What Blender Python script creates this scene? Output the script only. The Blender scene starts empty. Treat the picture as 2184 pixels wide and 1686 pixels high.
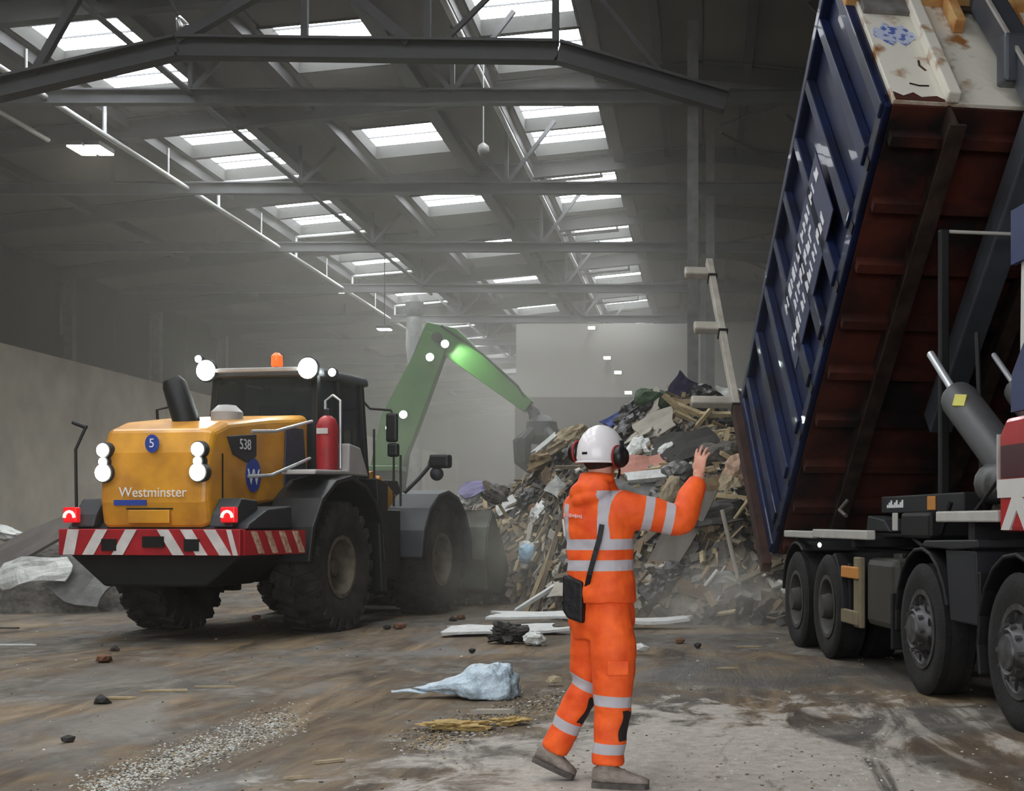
import bpy, bmesh, math, random
from mathutils import Vector, Matrix, noise, Euler

random.seed(7)
S = bpy.context.scene
COL = S.collection

# ------------------------------------------------------------------ camera
FPX, VX, VY, CAMH = 2900.0, 1500.0, 1110.0, 1.35
cam_d = bpy.data.cameras.new('camera')
cam_d.sensor_width = 36.0
cam_d.lens = FPX / 2184.0 * 36.0
cam_d.shift_x = -(VX - 1092.0) / 2184.0
cam_d.shift_y = (VY - 843.0) / 2184.0
cam_d.clip_end = 500
cam = bpy.data.objects.new('camera', cam_d)
COL.objects.link(cam)
cam.location = (0, 0, CAMH)
cam.rotation_euler = (math.pi / 2, 0, 0)
S.camera = cam

def px(x, y, Y):
    """photo pixel at depth Y -> world point (level camera with a shifted lens)"""
    return Vector(((x - VX) * Y / FPX, Y, CAMH + (VY - y) * Y / FPX))

# ------------------------------------------------------------------ world, exposure
SKY_STRENGTH = 5.6
PANE_STRENGTH = 12.0
HAZE_DENSITY = 0.008
HAZE_FAR = 0.016
w = bpy.data.worlds.new('overcast_sky')
S.world = w
w.use_nodes = True
bg = w.node_tree.nodes['Background']
bg.inputs[0].default_value = (0.93, 0.96, 1.0, 1)
bg.inputs[1].default_value = SKY_STRENGTH
S.view_settings.view_transform = 'Standard'
S.view_settings.look = 'None'
S.view_settings.gamma = 1.0
S.view_settings.use_curve_mapping = False
S.view_settings.exposure = 0.0
cy = S.cycles
cy.max_bounces = 5
cy.diffuse_bounces = 3
cy.glossy_bounces = 2
cy.transmission_bounces = 3
cy.volume_bounces = 1
cy.transparent_max_bounces = 6
cy.caustics_reflective = False
cy.caustics_refractive = False
cy.sample_clamp_indirect = 4.0
cy.use_denoising = True
cy.use_adaptive_sampling = True
cy.adaptive_threshold = 0.07

# daylight enters through the big roller door opening behind the camera: a portal
pl = bpy.data.lights.new('door_daylight_portal', 'AREA')
pl.shape = 'RECTANGLE'; pl.size = 15.0; pl.size_y = 7.0
pl.cycles.is_portal = True
plo = bpy.data.objects.new('door_daylight_portal', pl)
COL.objects.link(plo)
plo.location = (0.0, -8.9, 3.5)
plo.rotation_euler = (math.pi / 2, 0, 0)   # faces +Y, into the hall

# ------------------------------------------------------------------ material helpers
def lin(c):
    return tuple((v / 12.92) if v <= 0.04045 else ((v + 0.055) / 1.055) ** 2.4 for v in c)

def rgb(r, g, b):
    return lin((r / 255., g / 255., b / 255.))

MATS = {}
def M(name, col, rough=0.6, metal=0.0, var=0.18, scale=6.0, bump=0.0, bscale=30.0,
      col2=None, spec=0.4, emit=None, estr=0.0, alpha=1.0, coat=0.0, thresh=None):
    """procedural material: two tones mixed by noise, optional noise bump"""
    if name in MATS:
        return MATS[name]
    m = bpy.data.materials.new(name)
    m.use_nodes = True
    nt = m.node_tree
    b = nt.nodes['Principled BSDF']
    b.inputs['Roughness'].default_value = rough
    b.inputs['Metallic'].default_value = metal
    b.inputs['Specular IOR Level'].default_value = spec
    if coat: b.inputs['Coat Weight'].default_value = coat
    tc = nt.nodes.new('ShaderNodeTexCoord')
    if var > 0 or col2 is not None:
        n = nt.nodes.new('ShaderNodeTexNoise')
        n.inputs['Scale'].default_value = scale
        n.inputs['Detail'].default_value = 6
        nt.links.new(tc.outputs['Object'], n.inputs['Vector'])
        r = nt.nodes.new('ShaderNodeValToRGB')
        lo, hi = thresh if thresh else (0.3, 0.72)
        r.color_ramp.elements[0].position = lo
        r.color_ramp.elements[1].position = hi
        c2 = col2 if col2 is not None else tuple(max(0, v * (1 - var * 1.6)) for v in col)
        r.color_ramp.elements[0].color = (*c2, 1)
        r.color_ramp.elements[1].color = (*(tuple(min(1, v * (1 + var * .4)) for v in col)), 1)
        nt.links.new(n.outputs['Fac'], r.inputs['Fac'])
        nt.links.new(r.outputs['Color'], b.inputs['Base Color'])
    else:
        b.inputs['Base Color'].default_value = (*col, 1)
    if bump > 0:
        n2 = nt.nodes.new('ShaderNodeTexNoise')
        n2.inputs['Scale'].default_value = bscale
        n2.inputs['Detail'].default_value = 4
        nt.links.new(tc.outputs['Object'], n2.inputs['Vector'])
        bp = nt.nodes.new('ShaderNodeBump')
        bp.inputs['Strength'].default_value = bump
        bp.inputs['Distance'].default_value = 0.05
        nt.links.new(n2.outputs['Fac'], bp.inputs['Height'])
        nt.links.new(bp.outputs['Normal'], b.inputs['Normal'])
    if emit is not None:
        b.inputs['Emission Color'].default_value = (*emit, 1)
        b.inputs['Emission Strength'].default_value = estr
    if alpha < 1:
        b.inputs['Alpha'].default_value = alpha
    MATS[name] = m
    return m

# ------------------------------------------------------------------ mesh helpers
def frame(z, up=Vector((0, 0, 1))):
    z = z.normalized()
    if abs(z.dot(up)) > 0.98:
        up = Vector((0, 1, 0)) if abs(z.y) < .9 else Vector((1, 0, 0))
    x = up.cross(z).normalized()
    y = z.cross(x)
    return x, y, z

class MB:
    def __init__(s):
        s.v = []; s.f = []; s.mi = []; s.cur = 0
    def add(s, vs, fs):
        o = len(s.v)
        s.v += [tuple(p) for p in vs]
        s.f += [tuple(i + o for i in f) for f in fs]
        s.mi += [s.cur] * len(fs)
        return s
    def box(s, c, d, R=None):
        c = Vector(c); h = Vector(d) * .5
        vs = [Vector((sx * h.x, sy * h.y, sz * h.z)) for sz in (-1, 1) for sy in (-1, 1) for sx in (-1, 1)]
        if R is not None: vs = [R @ p for p in vs]
        return s.add([p + c for p in vs], [(0, 2, 3, 1), (4, 5, 7, 6), (0, 1, 5, 4), (2, 6, 7, 3), (0, 4, 6, 2), (1, 3, 7, 5)])
    def bb(s, x0, x1, y0, y1, z0, z1):
        return s.box(((x0 + x1) / 2, (y0 + y1) / 2, (z0 + z1) / 2), (x1 - x0, y1 - y0, z1 - z0))
    def bar(s, a, b, wx, wy=None, up=Vector((0, 0, 1))):
        a = Vector(a); b = Vector(b); wy = wy or wx
        x, y, z = frame(b - a, up)
        R = Matrix((x, y, z)).transposed()
        return s.box((a + b) / 2, (wx, wy, (b - a).length), R)
    def tube(s, pts, rad, n=10, cap=True):
        pts = [Vector(p) for p in pts]
        if not hasattr(rad, '__len__'): rad = [rad] * len(pts)
        vs = []; fs = []
        px_ = None
        for i, p in enumerate(pts):
            d = (pts[min(i + 1, len(pts) - 1)] - pts[max(i - 1, 0)])
            if px_ is None: x, y, z = frame(d)
            else:
                z = d.normalized(); x = (px_ - z * px_.dot(z)).normalized(); y = z.cross(x)
            px_ = x
            r = rad[i]
            rx, ry = (r if hasattr(r, '__len__') else (r, r))
            for k in range(n):
                a = 2 * math.pi * k / n
                vs.append(p + x * (math.cos(a) * rx) + y * (math.sin(a) * ry))
        for i in range(len(pts) - 1):
            for k in range(n):
                k2 = (k + 1) % n
                fs.append((i * n + k, i * n + k2, (i + 1) * n + k2, (i + 1) * n + k))
        if cap:
            fs.append(tuple(reversed(range(n))))
            fs.append(tuple((len(pts) - 1) * n + k for k in range(n)))
        return s.add(vs, fs)
    def lathe(s, prof, n=24, axis='z', c=(0, 0, 0), cap=True):
        """prof: list of (radius, height)"""
        vs = []; fs = []
        c = Vector(c)
        for r, h in prof:
            for k in range(n):
                a = 2 * math.pi * k / n
                ca, sa = math.cos(a) * r, math.sin(a) * r
                p = {'z': (ca, sa, h), 'x': (h, ca, sa), 'y': (sa, h, ca)}[axis]
                vs.append(c + Vector(p))
        m = len(prof)
        for i in range(m - 1):
            for k in range(n):
                k2 = (k + 1) % n
                fs.append((i * n + k, i * n + k2, (i + 1) * n + k2, (i + 1) * n + k))
        if cap:
            fs.append(tuple(reversed(range(n)))); fs.append(tuple((m - 1) * n + k for k in range(n)))
        return s.add(vs, fs)
    def prism(s, poly, a, b, axis='x'):
        """poly: 2D outline, extruded from a to b along axis (x: poly=(y,z); y: (x,z); z: (x,y))"""
        n = len(poly)
        def P(u, v, t):
            return {'x': (t, u, v), 'y': (u, t, v), 'z': (u, v, t)}[axis]
        vs = [P(u, v, a) for u, v in poly] + [P(u, v, b) for u, v in poly]
        fs = [tuple(range(n)), tuple(reversed(range(n, 2 * n)))]
        for k in range(n):
            k2 = (k + 1) % n
            fs.append((k, k + n, k2 + n, k2))
        return s.add(vs, fs)
    def ell(s, c, r, n=16, m=10, R=None):
        c = Vector(c); vs = []; fs = []
        for j in range(m + 1):
            t = math.pi * j / m
            for k in range(n):
                a = 2 * math.pi * k / n
                p = Vector((r[0] * math.sin(t) * math.cos(a), r[1] * math.sin(t) * math.sin(a), r[2] * math.cos(t)))
                if R is not None: p = R @ p
                vs.append(c + p)
        for j in range(m):
            for k in range(n):
                k2 = (k + 1) % n
                fs.append((j * n + k, (j + 1) * n + k, (j + 1) * n + k2, j * n + k2))
        return s.add(vs, fs)
    def mesh(s, name):
        me = bpy.data.meshes.new(name)
        me.from_pydata(s.v, [], s.f)
        me.polygons.foreach_set('material_index', s.mi)
        bm = bmesh.new(); bm.from_mesh(me)
        bmesh.ops.remove_doubles(bm, verts=bm.verts, dist=1e-5)
        bmesh.ops.recalc_face_normals(bm, faces=bm.faces)
        bm.to_mesh(me); bm.free()
        me.update()
        return me
    def build(s, name, mats, parent=None, smooth=False, bevel=0, seg=2, **tags):
        me = s.mesh(name)
        return obj(name, me, mats, parent, smooth, bevel, seg, **tags)

def obj(name, me, mats, parent=None, smooth=False, bevel=0, seg=2, **tags):
    if not isinstance(mats, (list, tuple)): mats = [mats]
    if not me.materials:
        for m in mats: me.materials.append(m)
    if smooth:
        me.polygons.foreach_set('use_smooth', [True] * len(me.polygons))
        if smooth == 'auto':
            me.set_sharp_from_angle(angle=math.radians(40))
    o = bpy.data.objects.new(name, me)
    COL.objects.link(o)
    if parent is not None: o.parent = parent
    if bevel:
        b = o.modifiers.new('bevel', 'BEVEL'); b.width = bevel; b.segments = seg; b.limit_method = 'ANGLE'
        b.angle_limit = math.radians(35)
    tag(o, **tags)
    return o

def tag(o, label=None, category=None, group=None, kind=None):
    if label: o['label'] = label
    if category: o['category'] = category
    if group: o['group'] = group
    if kind: o['kind'] = kind
    return o

def empty(name, loc=(0, 0, 0), rot=(0, 0, 0), parent=None, **tags):
    o = bpy.data.objects.new(name, None)
    o.empty_display_size = .2
    COL.objects.link(o)
    o.location = loc; o.rotation_euler = rot
    if parent is not None: o.parent = parent
    return tag(o, **tags)

def text_obj(name, body, size, mat, parent, mw, extrude=.002, align='CENTER', shear=0.0):
    cu = bpy.data.curves.new(name, 'FONT')
    cu.body = body; cu.size = size; cu.extrude = extrude; cu.align_x = align; cu.align_y = 'CENTER'; cu.shear = shear
    t = bpy.data.objects.new(name + '_tmp', cu)
    COL.objects.link(t)
    bpy.context.view_layer.update()
    me = bpy.data.meshes.new_from_object(t)
    bpy.data.objects.remove(t)
    me.transform(mw)
    me.materials.clear()
    return obj(name, me, mat, parent)

def copy_tree(o, parent=None):
    c = o.copy(); COL.objects.link(c); c.parent = parent
    for ch in list(o.children):
        copy_tree(ch, c)
    return c

# ================================================================== SETTING
A = 9.5                       # roof ridge above the eye
SL = 0.10                     # roof slope
def roof_z(X): return CAMH + A - SL * abs(X)

# ---- floor material: dusty, stained concrete
def floor_material():
    m = bpy.data.materials.new('stained_concrete'); m.use_nodes = True
    nt = m.node_tree; N = nt.nodes; L = nt.links
    b = N['Principled BSDF']
    tc = N.new('ShaderNodeTexCoord')
    def mapping(scale, rot=0.0):
        mp = N.new('ShaderNodeMapping'); mp.inputs['Scale'].default_value = scale
        mp.inputs['Rotation'].default_value = (0, 0, rot)
        L.new(tc.outputs['Object'], mp.inputs['Vector']); return mp
    def nz(scale, detail, mp, rough=.6, dist=0.0):
        n = N.new('ShaderNodeTexNoise'); n.inputs['Scale'].default_value = scale
        n.inputs['Detail'].default_value = detail; n.inputs['Roughness'].default_value = rough
        n.inputs['Distortion'].default_value = dist
        L.new(mp.outputs['Vector'], n.inputs['Vector']); return n
    def ramp(src, stops):
        r = N.new('ShaderNodeValToRGB')
        while len(r.color_ramp.elements) < len(stops): r.color_ramp.elements.new(.5)
        for e, (p, c) in zip(r.color_ramp.elements, stops):
            e.position = p; e.color = (*c, 1)
        L.new(src, r.inputs['Fac']); return r
    def mix(fac, a, bb):
        x = N.new('ShaderNodeMix'); x.data_type = 'RGBA'
        L.new(fac, x.inputs['Factor']); L.new(a, x.inputs['A']); L.new(bb, x.inputs['B'])
        return x.outputs['Result']
    def math_(op, a, bv):
        x = N.new('ShaderNodeMath'); x.operation = op
        if hasattr(a, 'links'): L.new(a, x.inputs[0])
        else: x.inputs[0].default_value = a
        if hasattr(bv, 'links'): L.new(bv, x.inputs[1])
        else: x.inputs[1].default_value = bv
        return x.outputs[0]
    big = nz(.55, 6, mapping((1, .8, 1), .4), .62, .8)
    streak = nz(1.0, 8, mapping((2.3, .42, 1), -.10), .66, .9)     # dragged along the wheel tracks
    mid = nz(2.6, 7, mapping((1.3, .8, 1), .2), .68, .6)
    fine = nz(11, 8, mapping((1, 1, 1)), .72)
    speck = nz(60, 3, mapping((1, 1, 1)), .6)
    brown = ramp(streak.outputs['Fac'], [(.34, rgb(58, 49, 40)), (.47, rgb(94, 78, 59)), (.60, rgb(128, 110, 86)), (.70, rgb(142, 129, 110))])
    grey = ramp(mid.outputs['Fac'], [(.34, rgb(64, 61, 57)), (.5, rgb(90, 86, 80)), (.66, rgb(124, 118, 109))])
    bm = ramp(math_('ADD', math_('MULTIPLY', big.outputs['Fac'], .75), math_('MULTIPLY', mid.outputs['Fac'], .25)), [(.44, (0, 0, 0)), (.56, (1, 1, 1))])
    c1 = mix(bm.outputs['Color'], brown.outputs['Color'], grey.outputs['Color'])
    # pale dust trodden over the floor around the walker
    sx = N.new('ShaderNodeSeparateXYZ'); L.new(tc.outputs['Object'], sx.inputs[0])
    X_, Y_ = sx.outputs['X'], sx.outputs['Y']
    d = math_('ADD', math_('MULTIPLY', X_, .80), math_('MULTIPLY', Y_, -.42))
    d = math_('ADD', d, 4.75)
    d = math_('ADD', d, math_('MULTIPLY', math_('SUBTRACT', mid.outputs['Fac'], .5), 5.5))
    d = math_('ADD', d, math_('MULTIPLY', math_('SUBTRACT', big.outputs['Fac'], .5), 4.0))
    d2 = math_('SUBTRACT', math_('ADD', 10.2, math_('MULTIPLY', math_('SUBTRACT', mid.outputs['Fac'], .5), 9.0)), Y_)
    d3 = math_('SUBTRACT', math_('ADD', 1.9, math_('MULTIPLY', math_('SUBTRACT', streak.outputs['Fac'], .5), 9.0)), X_)
    d = math_('MINIMUM', math_('MINIMUM', d, d2), d3)
    dm = ramp(d, [(.1, (0, 0, 0)), (.95, (.9, .9, .9))])
    dust = ramp(fine.outputs['Fac'], [(.3, rgb(150, 143, 133)), (.7, rgb(196, 190, 181))])
    c2 = mix(dm.outputs['Color'], c1, dust.outputs['Color'])
    # dark damp smears
    wet = nz(.36, 6, mapping((1.2, .8, 1), -.35), .6, 1.2)
    wm = ramp(wet.outputs['Fac'], [(.55, (0, 0, 0)), (.64, (.85, .85, .85))])
    wetc = mix(wm.outputs['Color'], c2, ramp(fine.outputs['Fac'], [(.3, rgb(58, 56, 53)), (.7, rgb(92, 89, 85))]).outputs['Color'])
    # crumbs
    sm = ramp(speck.outputs['Fac'], [(.67, (0, 0, 0)), (.73, (.6, .6, .6))])
    c3 = mix(sm.outputs['Color'], wetc, ramp(fine.outputs['Fac'], [(.4, rgb(176, 168, 152)), (.6, rgb(112, 96, 76))]).outputs['Color'])
    L.new(c3, b.inputs['Base Color'])
    rr = ramp(wet.outputs['Fac'], [(.5, (.85,) * 3), (.66, (.42,) * 3)])
    L.new(rr.outputs['Color'], b.inputs['Roughness'])
    b.inputs['Specular IOR Level'].default_value = .35
    h = math_('ADD', math_('MULTIPLY', streak.outputs['Fac'], .8), math_('MULTIPLY', fine.outputs['Fac'], .25))
    bp = N.new('ShaderNodeBump'); bp.inputs['Strength'].default_value = .55; bp.inputs['Distance'].default_value = .06
    L.new(h, bp.inputs['Height']); L.new(bp.outputs['Normal'], b.inputs['Normal'])
    return m

XL, XR, YB, YE = -19.3, 14.0, -9.0, 104.0
g = MB(); g.add([(-60, -60, 0), (40, -60, 0), (40, YE, 0), (-60, YE, 0)], [(0, 1, 2, 3)])
g.build('floor', floor_material(), kind='structure')

# ---- materials of the shell
m_clad = M('grey_cladding', rgb(50, 50, 51), .7, 0, .12, 1.2, .0)
m_roof = M('roof_liner', rgb(88, 86, 82), .75, 0, .10, .8)
m_conc = M('push_wall_concrete', rgb(204, 196, 181), .9, 0, .16, .9, .25, 6)
m_white = M('white_cladding', rgb(186, 184, 178), .8, 0, .05, .5)
m_steel = M('grey_painted_steel', rgb(80, 82, 85), .55, .2, .12, 3)
m_steeld = M('dark_painted_steel', rgb(52, 52, 54), .55, .2, .12, 3)
m_galv = M('galvanised_pipe', rgb(190, 192, 192), .5, .1, .10, 4)
m_well = M('skylight_lining', rgb(54, 55, 54), .9, 0, .05, 2)

def pane_mat():
    m = bpy.data.materials.new('daylight_pane'); m.use_nodes = True
    nt = m.node_tree; b = nt.nodes['Principled BSDF']
    b.inputs['Base Color'].default_value = (.8, .82, .82, 1); b.inputs['Roughness'].default_value = .4
    b.inputs['Emission Color'].default_value = (.96, .985, 1, 1); b.inputs['Emission Strength'].default_value = PANE_STRENGTH
    return m
m_pane = pane_mat()

# ---- skylight layout: three rows on the slope to the left of the ridge
ROWS = [(-11.70, -9.80, 'pair'), (-7.85, -6.05, 'single'), (-4.15, -2.35, 'pair_late')]
BAY0, BAY, KMIN, KMAX = 22.9, 6.25, -4, 10
def openings(kind):
    out = []
    for k in range(KMIN, KMAX + 1):
        b0 = BAY0 + BAY * k
        if kind == 'pair_late': b0 += .5
        if kind != 'single': out += [(b0, b0 + 2.0), (b0 + 2.15, b0 + 4.15)]
        else: out += [(b0 + 1.15, b0 + 3.5)]
    return out

ceil = empty('ceiling', kind='structure')
XS = [XL - .4]
for a, b_, k in ROWS: XS += [a, b_]
XS += [0.0]
roof_edges = []
def roof_panel(x0, x1, y0, y1):
    """one roof liner panel, 60 mm thick, with an open joint to its neighbours"""
    gp = .022
    x0 += gp; x1 -= gp; y0 += gp; y1 -= gp
    z0, z1 = roof_z(x0), roof_z(x1)
    vs = [(x0, y0, z0), (x1, y0, z1), (x1, y1, z1), (x0, y1, z0)]
    vs += [(x, y, z + .06) for x, y, z in vs]
    mb = MB(); mb.add(vs, [(0, 1, 2, 3), (7, 6, 5, 4), (0, 4, 5, 1), (1, 5, 6, 2), (2, 6, 7, 3), (3, 7, 4, 0)])
    mb.build('roof_panel', m_roof, ceil)
bay_edges = [YB] + [BAY0 - .2 + BAY * k for k in range(KMIN + 1, KMAX + 2)] + [YE]
si = 0
plain = [(XL - .4, -15.6), (-15.6, -11.70), (-9.80, -7.85), (-6.05, -4.15), (-2.35, 0.0), (0.0, 4.6), (4.6, 9.3), (9.3, XR + .4)]
for x0, x1 in plain:
    for y0, y1 in zip(bay_edges[:-1], bay_edges[1:]): roof_panel(x0, x1, y0, y1)
for a, b_, kd in ROWS:
    y = YB
    for o0, o1 in openings(kd):
        if o0 > y: roof_panel(a, b_, y, o0)
        y = o1
    roof_panel(a, b_, y, YE)
# an outer weathering skin above the joints keeps the daylight out
sk = MB()
for a, b_ in [(XL - .4, -11.70), (-9.80, -7.85), (-6.05, -4.15), (-2.35, 0), (0, XR + .4)]:
    za, zb = roof_z(a) + .1, roof_z(b_) + .1
    sk.add([(a, YB - .3, za), (b_, YB - .3, zb), (b_, YE, zb), (a, YE, za)], [(0, 1, 2, 3)])
for a, b_, kd in ROWS:
    y = YB - .3
    for o0, o1 in openings(kd) + [(YE, YE)]:
        za, zb = roof_z(a) + .1, roof_z(b_) + .1
        sk.add([(a, y, za), (b_, y, zb), (b_, o0, zb), (a, o0, za)], [(0, 1, 2, 3)])
        y = o1
sk.build('roof_skin', m_roof, ceil)

WD = .30       # depth of the skylight well above the liner
wn = 0
for a, b_, kd in ROWS:
    for o0, o1 in openings(kd):
        wn += 1
        win = empty('window_%d' % wn, ((a + b_) / 2, (o0 + o1) / 2, roof_z((a + b_) / 2)), kind='structure')
        hx, hy = (b_ - a) / 2, (o1 - o0) / 2
        dz = SL * hx
        mb = MB()
        t = .05
        lo = [(-hx, -hy, -dz - .03), (hx, -hy, dz - .03), (hx, hy, dz - .03), (-hx, hy, -dz - .03)]
        up = [(x, y, z + WD + .03) for x, y, z in lo]
        lo2 = [(x * (1 + t / hx), y * (1 + t / hy), z) for x, y, z in lo]
        up2 = [(x * (1 + t / hx), y * (1 + t / hy), z) for x, y, z in up]
        mb.add(lo + up + lo2 + up2, [(i, (i + 1) % 4, (i + 1) % 4 + 4, i + 4) for i in range(4)] +
               [(i + 8, i + 12, (i + 1) % 4 + 12, (i + 1) % 4 + 8) for i in range(4)] +
               [(i, i + 8, (i + 1) % 4 + 8, (i + 1) % 4) for i in range(4)])
        mb.build('window_frame', m_well, win)
        p = MB()
        p.add([(x * 1.02, y * 1.02, z + WD) for x, y, z in lo], [(0, 1, 2, 3)])
        p.build('pane', m_pane, win)
        for fy in (-.33, .33):
            bb = MB(); bb.bar((-hx, hy * fy, -dz + WD - .06), (hx, hy * fy, dz + WD - .06), .025, .03)
            bb.build('glazing_bar', m_steel, win)

# ---- walls
def slab(name, x0, x1, y0, y1, z0, z1, m, parent=None, **kw):
    mb = MB(); mb.bb(x0, x1, y0, y1, z0, z1); return mb.build(name, m, parent, **kw)

PW = 6.1     # push wall height
wl = empty('wall_left', (XL, 0, 0), kind='structure')
for i in range(8):                                             # cast panels of the push wall
    y0 = YB + i * 14.125
    slab('concrete_panel', 0, .55, y0 + .02, y0 + 14.1, 0, PW, m_conc, wl)
for i in range(19):
    y0 = YB + i * 5.95
    slab('cladding_panel', -.2, .05, y0 + .01, y0 + 5.94, PW, roof_z(XL) + .05, m_clad, wl)
for k in range(0, 9):
    y0 = 27.7 + (k - 2) * 6.55
    mb = MB(); zt = roof_z(XL) - .02
    mb.bb(.06, .42, y0 - .02, y0 + .02, PW, zt); mb.bb(.06, .10, y0 - .15, y0 + .15, PW, zt); mb.bb(.38, .42, y0 - .15, y0 + .15, PW, zt)
    mb.build('column', M('left_column_paint', rgb(112, 112, 110), .6), wl)
mb = MB(); mb.bb(.2, .34, 40.2, 40.34, PW, PW + .75); mb.build('post', m_steeld, wl)

wf = empty('wall_far', (0, 52.6, 0), kind='structure')
slab('cladding', -7.24, XR, 0, .2, PW, CAMH + 7.62, M('far_cladding', rgb(150, 148, 142), .8, 0, .05, .5), wf)
slab('concrete_base', -7.24, XR, -.35, .2, 0, PW, M('far_concrete', rgb(96, 93, 88), .9, 0, .12, .8), wf)
slab('wall_end', XL, XR, YE - .2, YE, 0, 11.0, m_clad, kind='structure')
wr = empty('wall_right', (XR, 0, 0), kind='structure')
slab('concrete_panel', -.5, 0, YB, 52.0, 0, PW - 1.5, m_conc, wr)
slab('cladding', 0, .2, YB, YE, 0, roof_z(XR) + .05, m_clad, wr)
wb = empty('wall_back', (0, YB, 0), kind='structure')
slab('cladding', XL, -7.5, -.2, 0, 0, 9.3, m_clad, wb)
slab('cladding', 7.5, XR, -.2, 0, 0, 9.3, m_clad, wb)
mb = MB(); mb.prism([(-7.5, 7.0), (7.5, 7.0), (7.5, roof_z(7.5) + .05), (0, roof_z(0) + .05), (-7.5, roof_z(7.5) + .05)], -.2, 0, 'y')
mb.build('cladding', m_clad, wb)
mb = MB(); mb.prism([(XL, 9.3), (-7.5, 9.3), (-7.5, roof_z(7.5) + .05), (XL, 9.31)], -.2, 0, 'y'); mb.build('cladding', m_clad, wb)

# ---- roof trusses
TIE = CAMH + 7.6
T0, TS = 24.4, 6.7
def ibeam(mb, a, b, h, wd, t=.03):
    """I-section from a to b (roughly horizontal), web vertical"""
    a = Vector(a); b = Vector(b)
    x, y, z = frame(b - a)
    R = Matrix((x, y, z)).transposed()
    Ln = (b - a).length; c = (a + b) / 2
    mb.box(c, (t, h, Ln), R)
    mb.box(c + y * (h / 2), (wd, t, Ln), R); mb.box(c - y * (h / 2), (wd, t, Ln), R)

for k in range(0, 11):
    Y = T0 + TS * k
    if 52.0 < Y < 53.3: Y = 51.6
    tr = empty('roof_truss', (0, Y, 0), label='grey steel roof truss with a level tie beam and fan of struts below the roof',
               category='roof truss', group='roof trusses with level tie beams')
    mb = MB(); ibeam(mb, (-19.0, 0, TIE), (XR - .1, 0, TIE), .24, .2); mb.build('tie_beam', m_steel, tr)
    for (xa, za, xb) in [(-4.5, TIE, -4.5), (-4.5, TIE, -5.6), (-4.5, TIE, -3.4), (-9.2, TIE, -9.2), (-9.2, TIE, -8.3), (-9.2, TIE, -10.1), (-13.5, TIE, -13.5), (3.4, TIE, 1.9), (3.4, TIE, 4.9)]:
        mb = MB(); mb.bar((xa, 0, za + .1), (xb, 0, roof_z(xb) - .02), .08); mb.build('strut', m_steel, tr)

for k in range(-4, 12):
    Y = BAY0 + BAY * k + 4.15 + .95
    rf = empty('roof_rafter', (0, Y, 0), label='dark steel rafter spanning the roof between two bays of skylights', category='rafter', group='roof rafters')
    mb = MB(); ibeam(mb, (-19.2, 0, roof_z(19.2) - .26), (0, 0, roof_z(0) - .26), .38, .24); mb.build('rafter_half', m_steeld, rf)
    mb = MB(); ibeam(mb, (XR - .1, 0, roof_z(XR) - .26), (0, 0, roof_z(0) - .26), .38, .24); mb.build('rafter_half', m_steeld, rf)

# the nearer truss: raised flat chord that drops to the ridge column
t1 = empty('roof_truss', (0, 17.5, 0), label='nearest dark roof truss, flat heavy bottom chord bent down at both ends', category='roof truss')
pts = [(-10.6, 6.55), (-6.76, 7.44), (-1.87, 7.38), (.30, 6.74)]
for (xa, za), (xb, zb) in zip(pts[:-1], pts[1:]):
    mb = MB(); ibeam(mb, (xa, 0, za), (xb, 0, zb), .24, .22, .035); mb.build('bottom_chord', m_steeld, t1)
for k in range(len(pts)):
    pass
def zc(x):
    for (xa, za), (xb, zb) in zip(pts[:-1], pts[1:]):
        if xa <= x <= xb: return za + (zb - za) * (x - xa) / (xb - xa)
for xa, xb, wd in [(-6.76, -5.35, .13), (-3.78, -4.8, .13), (-3.35, -2.5, .06), (-.5, -1.55, .05), (-8.6, -7.9, .1)]:
    mb = MB(); mb.bar((xa, 0, zc(xa) + .1), (xb, 0, 8.35), wd); mb.build('diagonal', m_steeld, t1)
for xa in (-5.13, -3.55, -1.9):
    mb = MB(); mb.bar((xa, 0, zc(xa) + .1), (xa, 0, 8.35), .085); mb.build('strut', m_steeld, t1)
mb = MB(); ibeam(mb, (-12.0, 0, 8.5), (1.5, 0, 8.5), .3, .22); mb.build('top_chord', m_steeld, t1)
mb = MB(); mb.bar((-12.0, 0, 8.3), (-12.0, 0, roof_z(12.0) - .05), .16); mb.build('hanger', m_steeld, t1)
for xh in (-5.6, 1.4):
    mb = MB(); mb.bar((xh, 0, 8.3), (xh, 0, roof_z(xh) - .05), .16); mb.build('hanger', m_steeld, t1)

# ---- purlins along the hall
for X, wd in [(-15.4, .2), (-11.95, .26), (-9.55, .26), (-8.15, .30), (-5.78, .30), (-4.4, .2), (-2.1, .26), (-.9, .16), (.9, .16), (3.2, .2), (6.0, .2), (9, .2)]:
    mb = MB(); mb.bb(X - wd / 2, X + wd / 2, YB + .1, YE - .3, roof_z(X) - .26, roof_z(X) - .035)
    mb.build('purlin', m_steeld, label='long dark steel purlin running the length of the hall under the roof', category='purlin', group='roof purlins')

# ---- ridge columns
for i, (X, Y) in enumerate([(-.19, 24.75), (.16, 31.4), (0.02, 38.2), (0.02, 44.9)]):
    c = MB(); zt = roof_z(0) - .42
    c.bb(X - .10, X + .10, Y - .11, Y - .09, 0, zt); c.bb(X - .10, X + .10, Y + .09, Y + .11, 0, zt); c.bb(X - .01, X + .01, Y - .09, Y + .09, 0, zt)
    c.bb(X - .2, X + .2, Y - .2, Y + .2, 0, .03)
    c.build('steel_column', M('column_paint', rgb(120, 120, 118), .5), label='slim grey steel column standing under the roof ridge', category='column', group='ridge columns')

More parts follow.
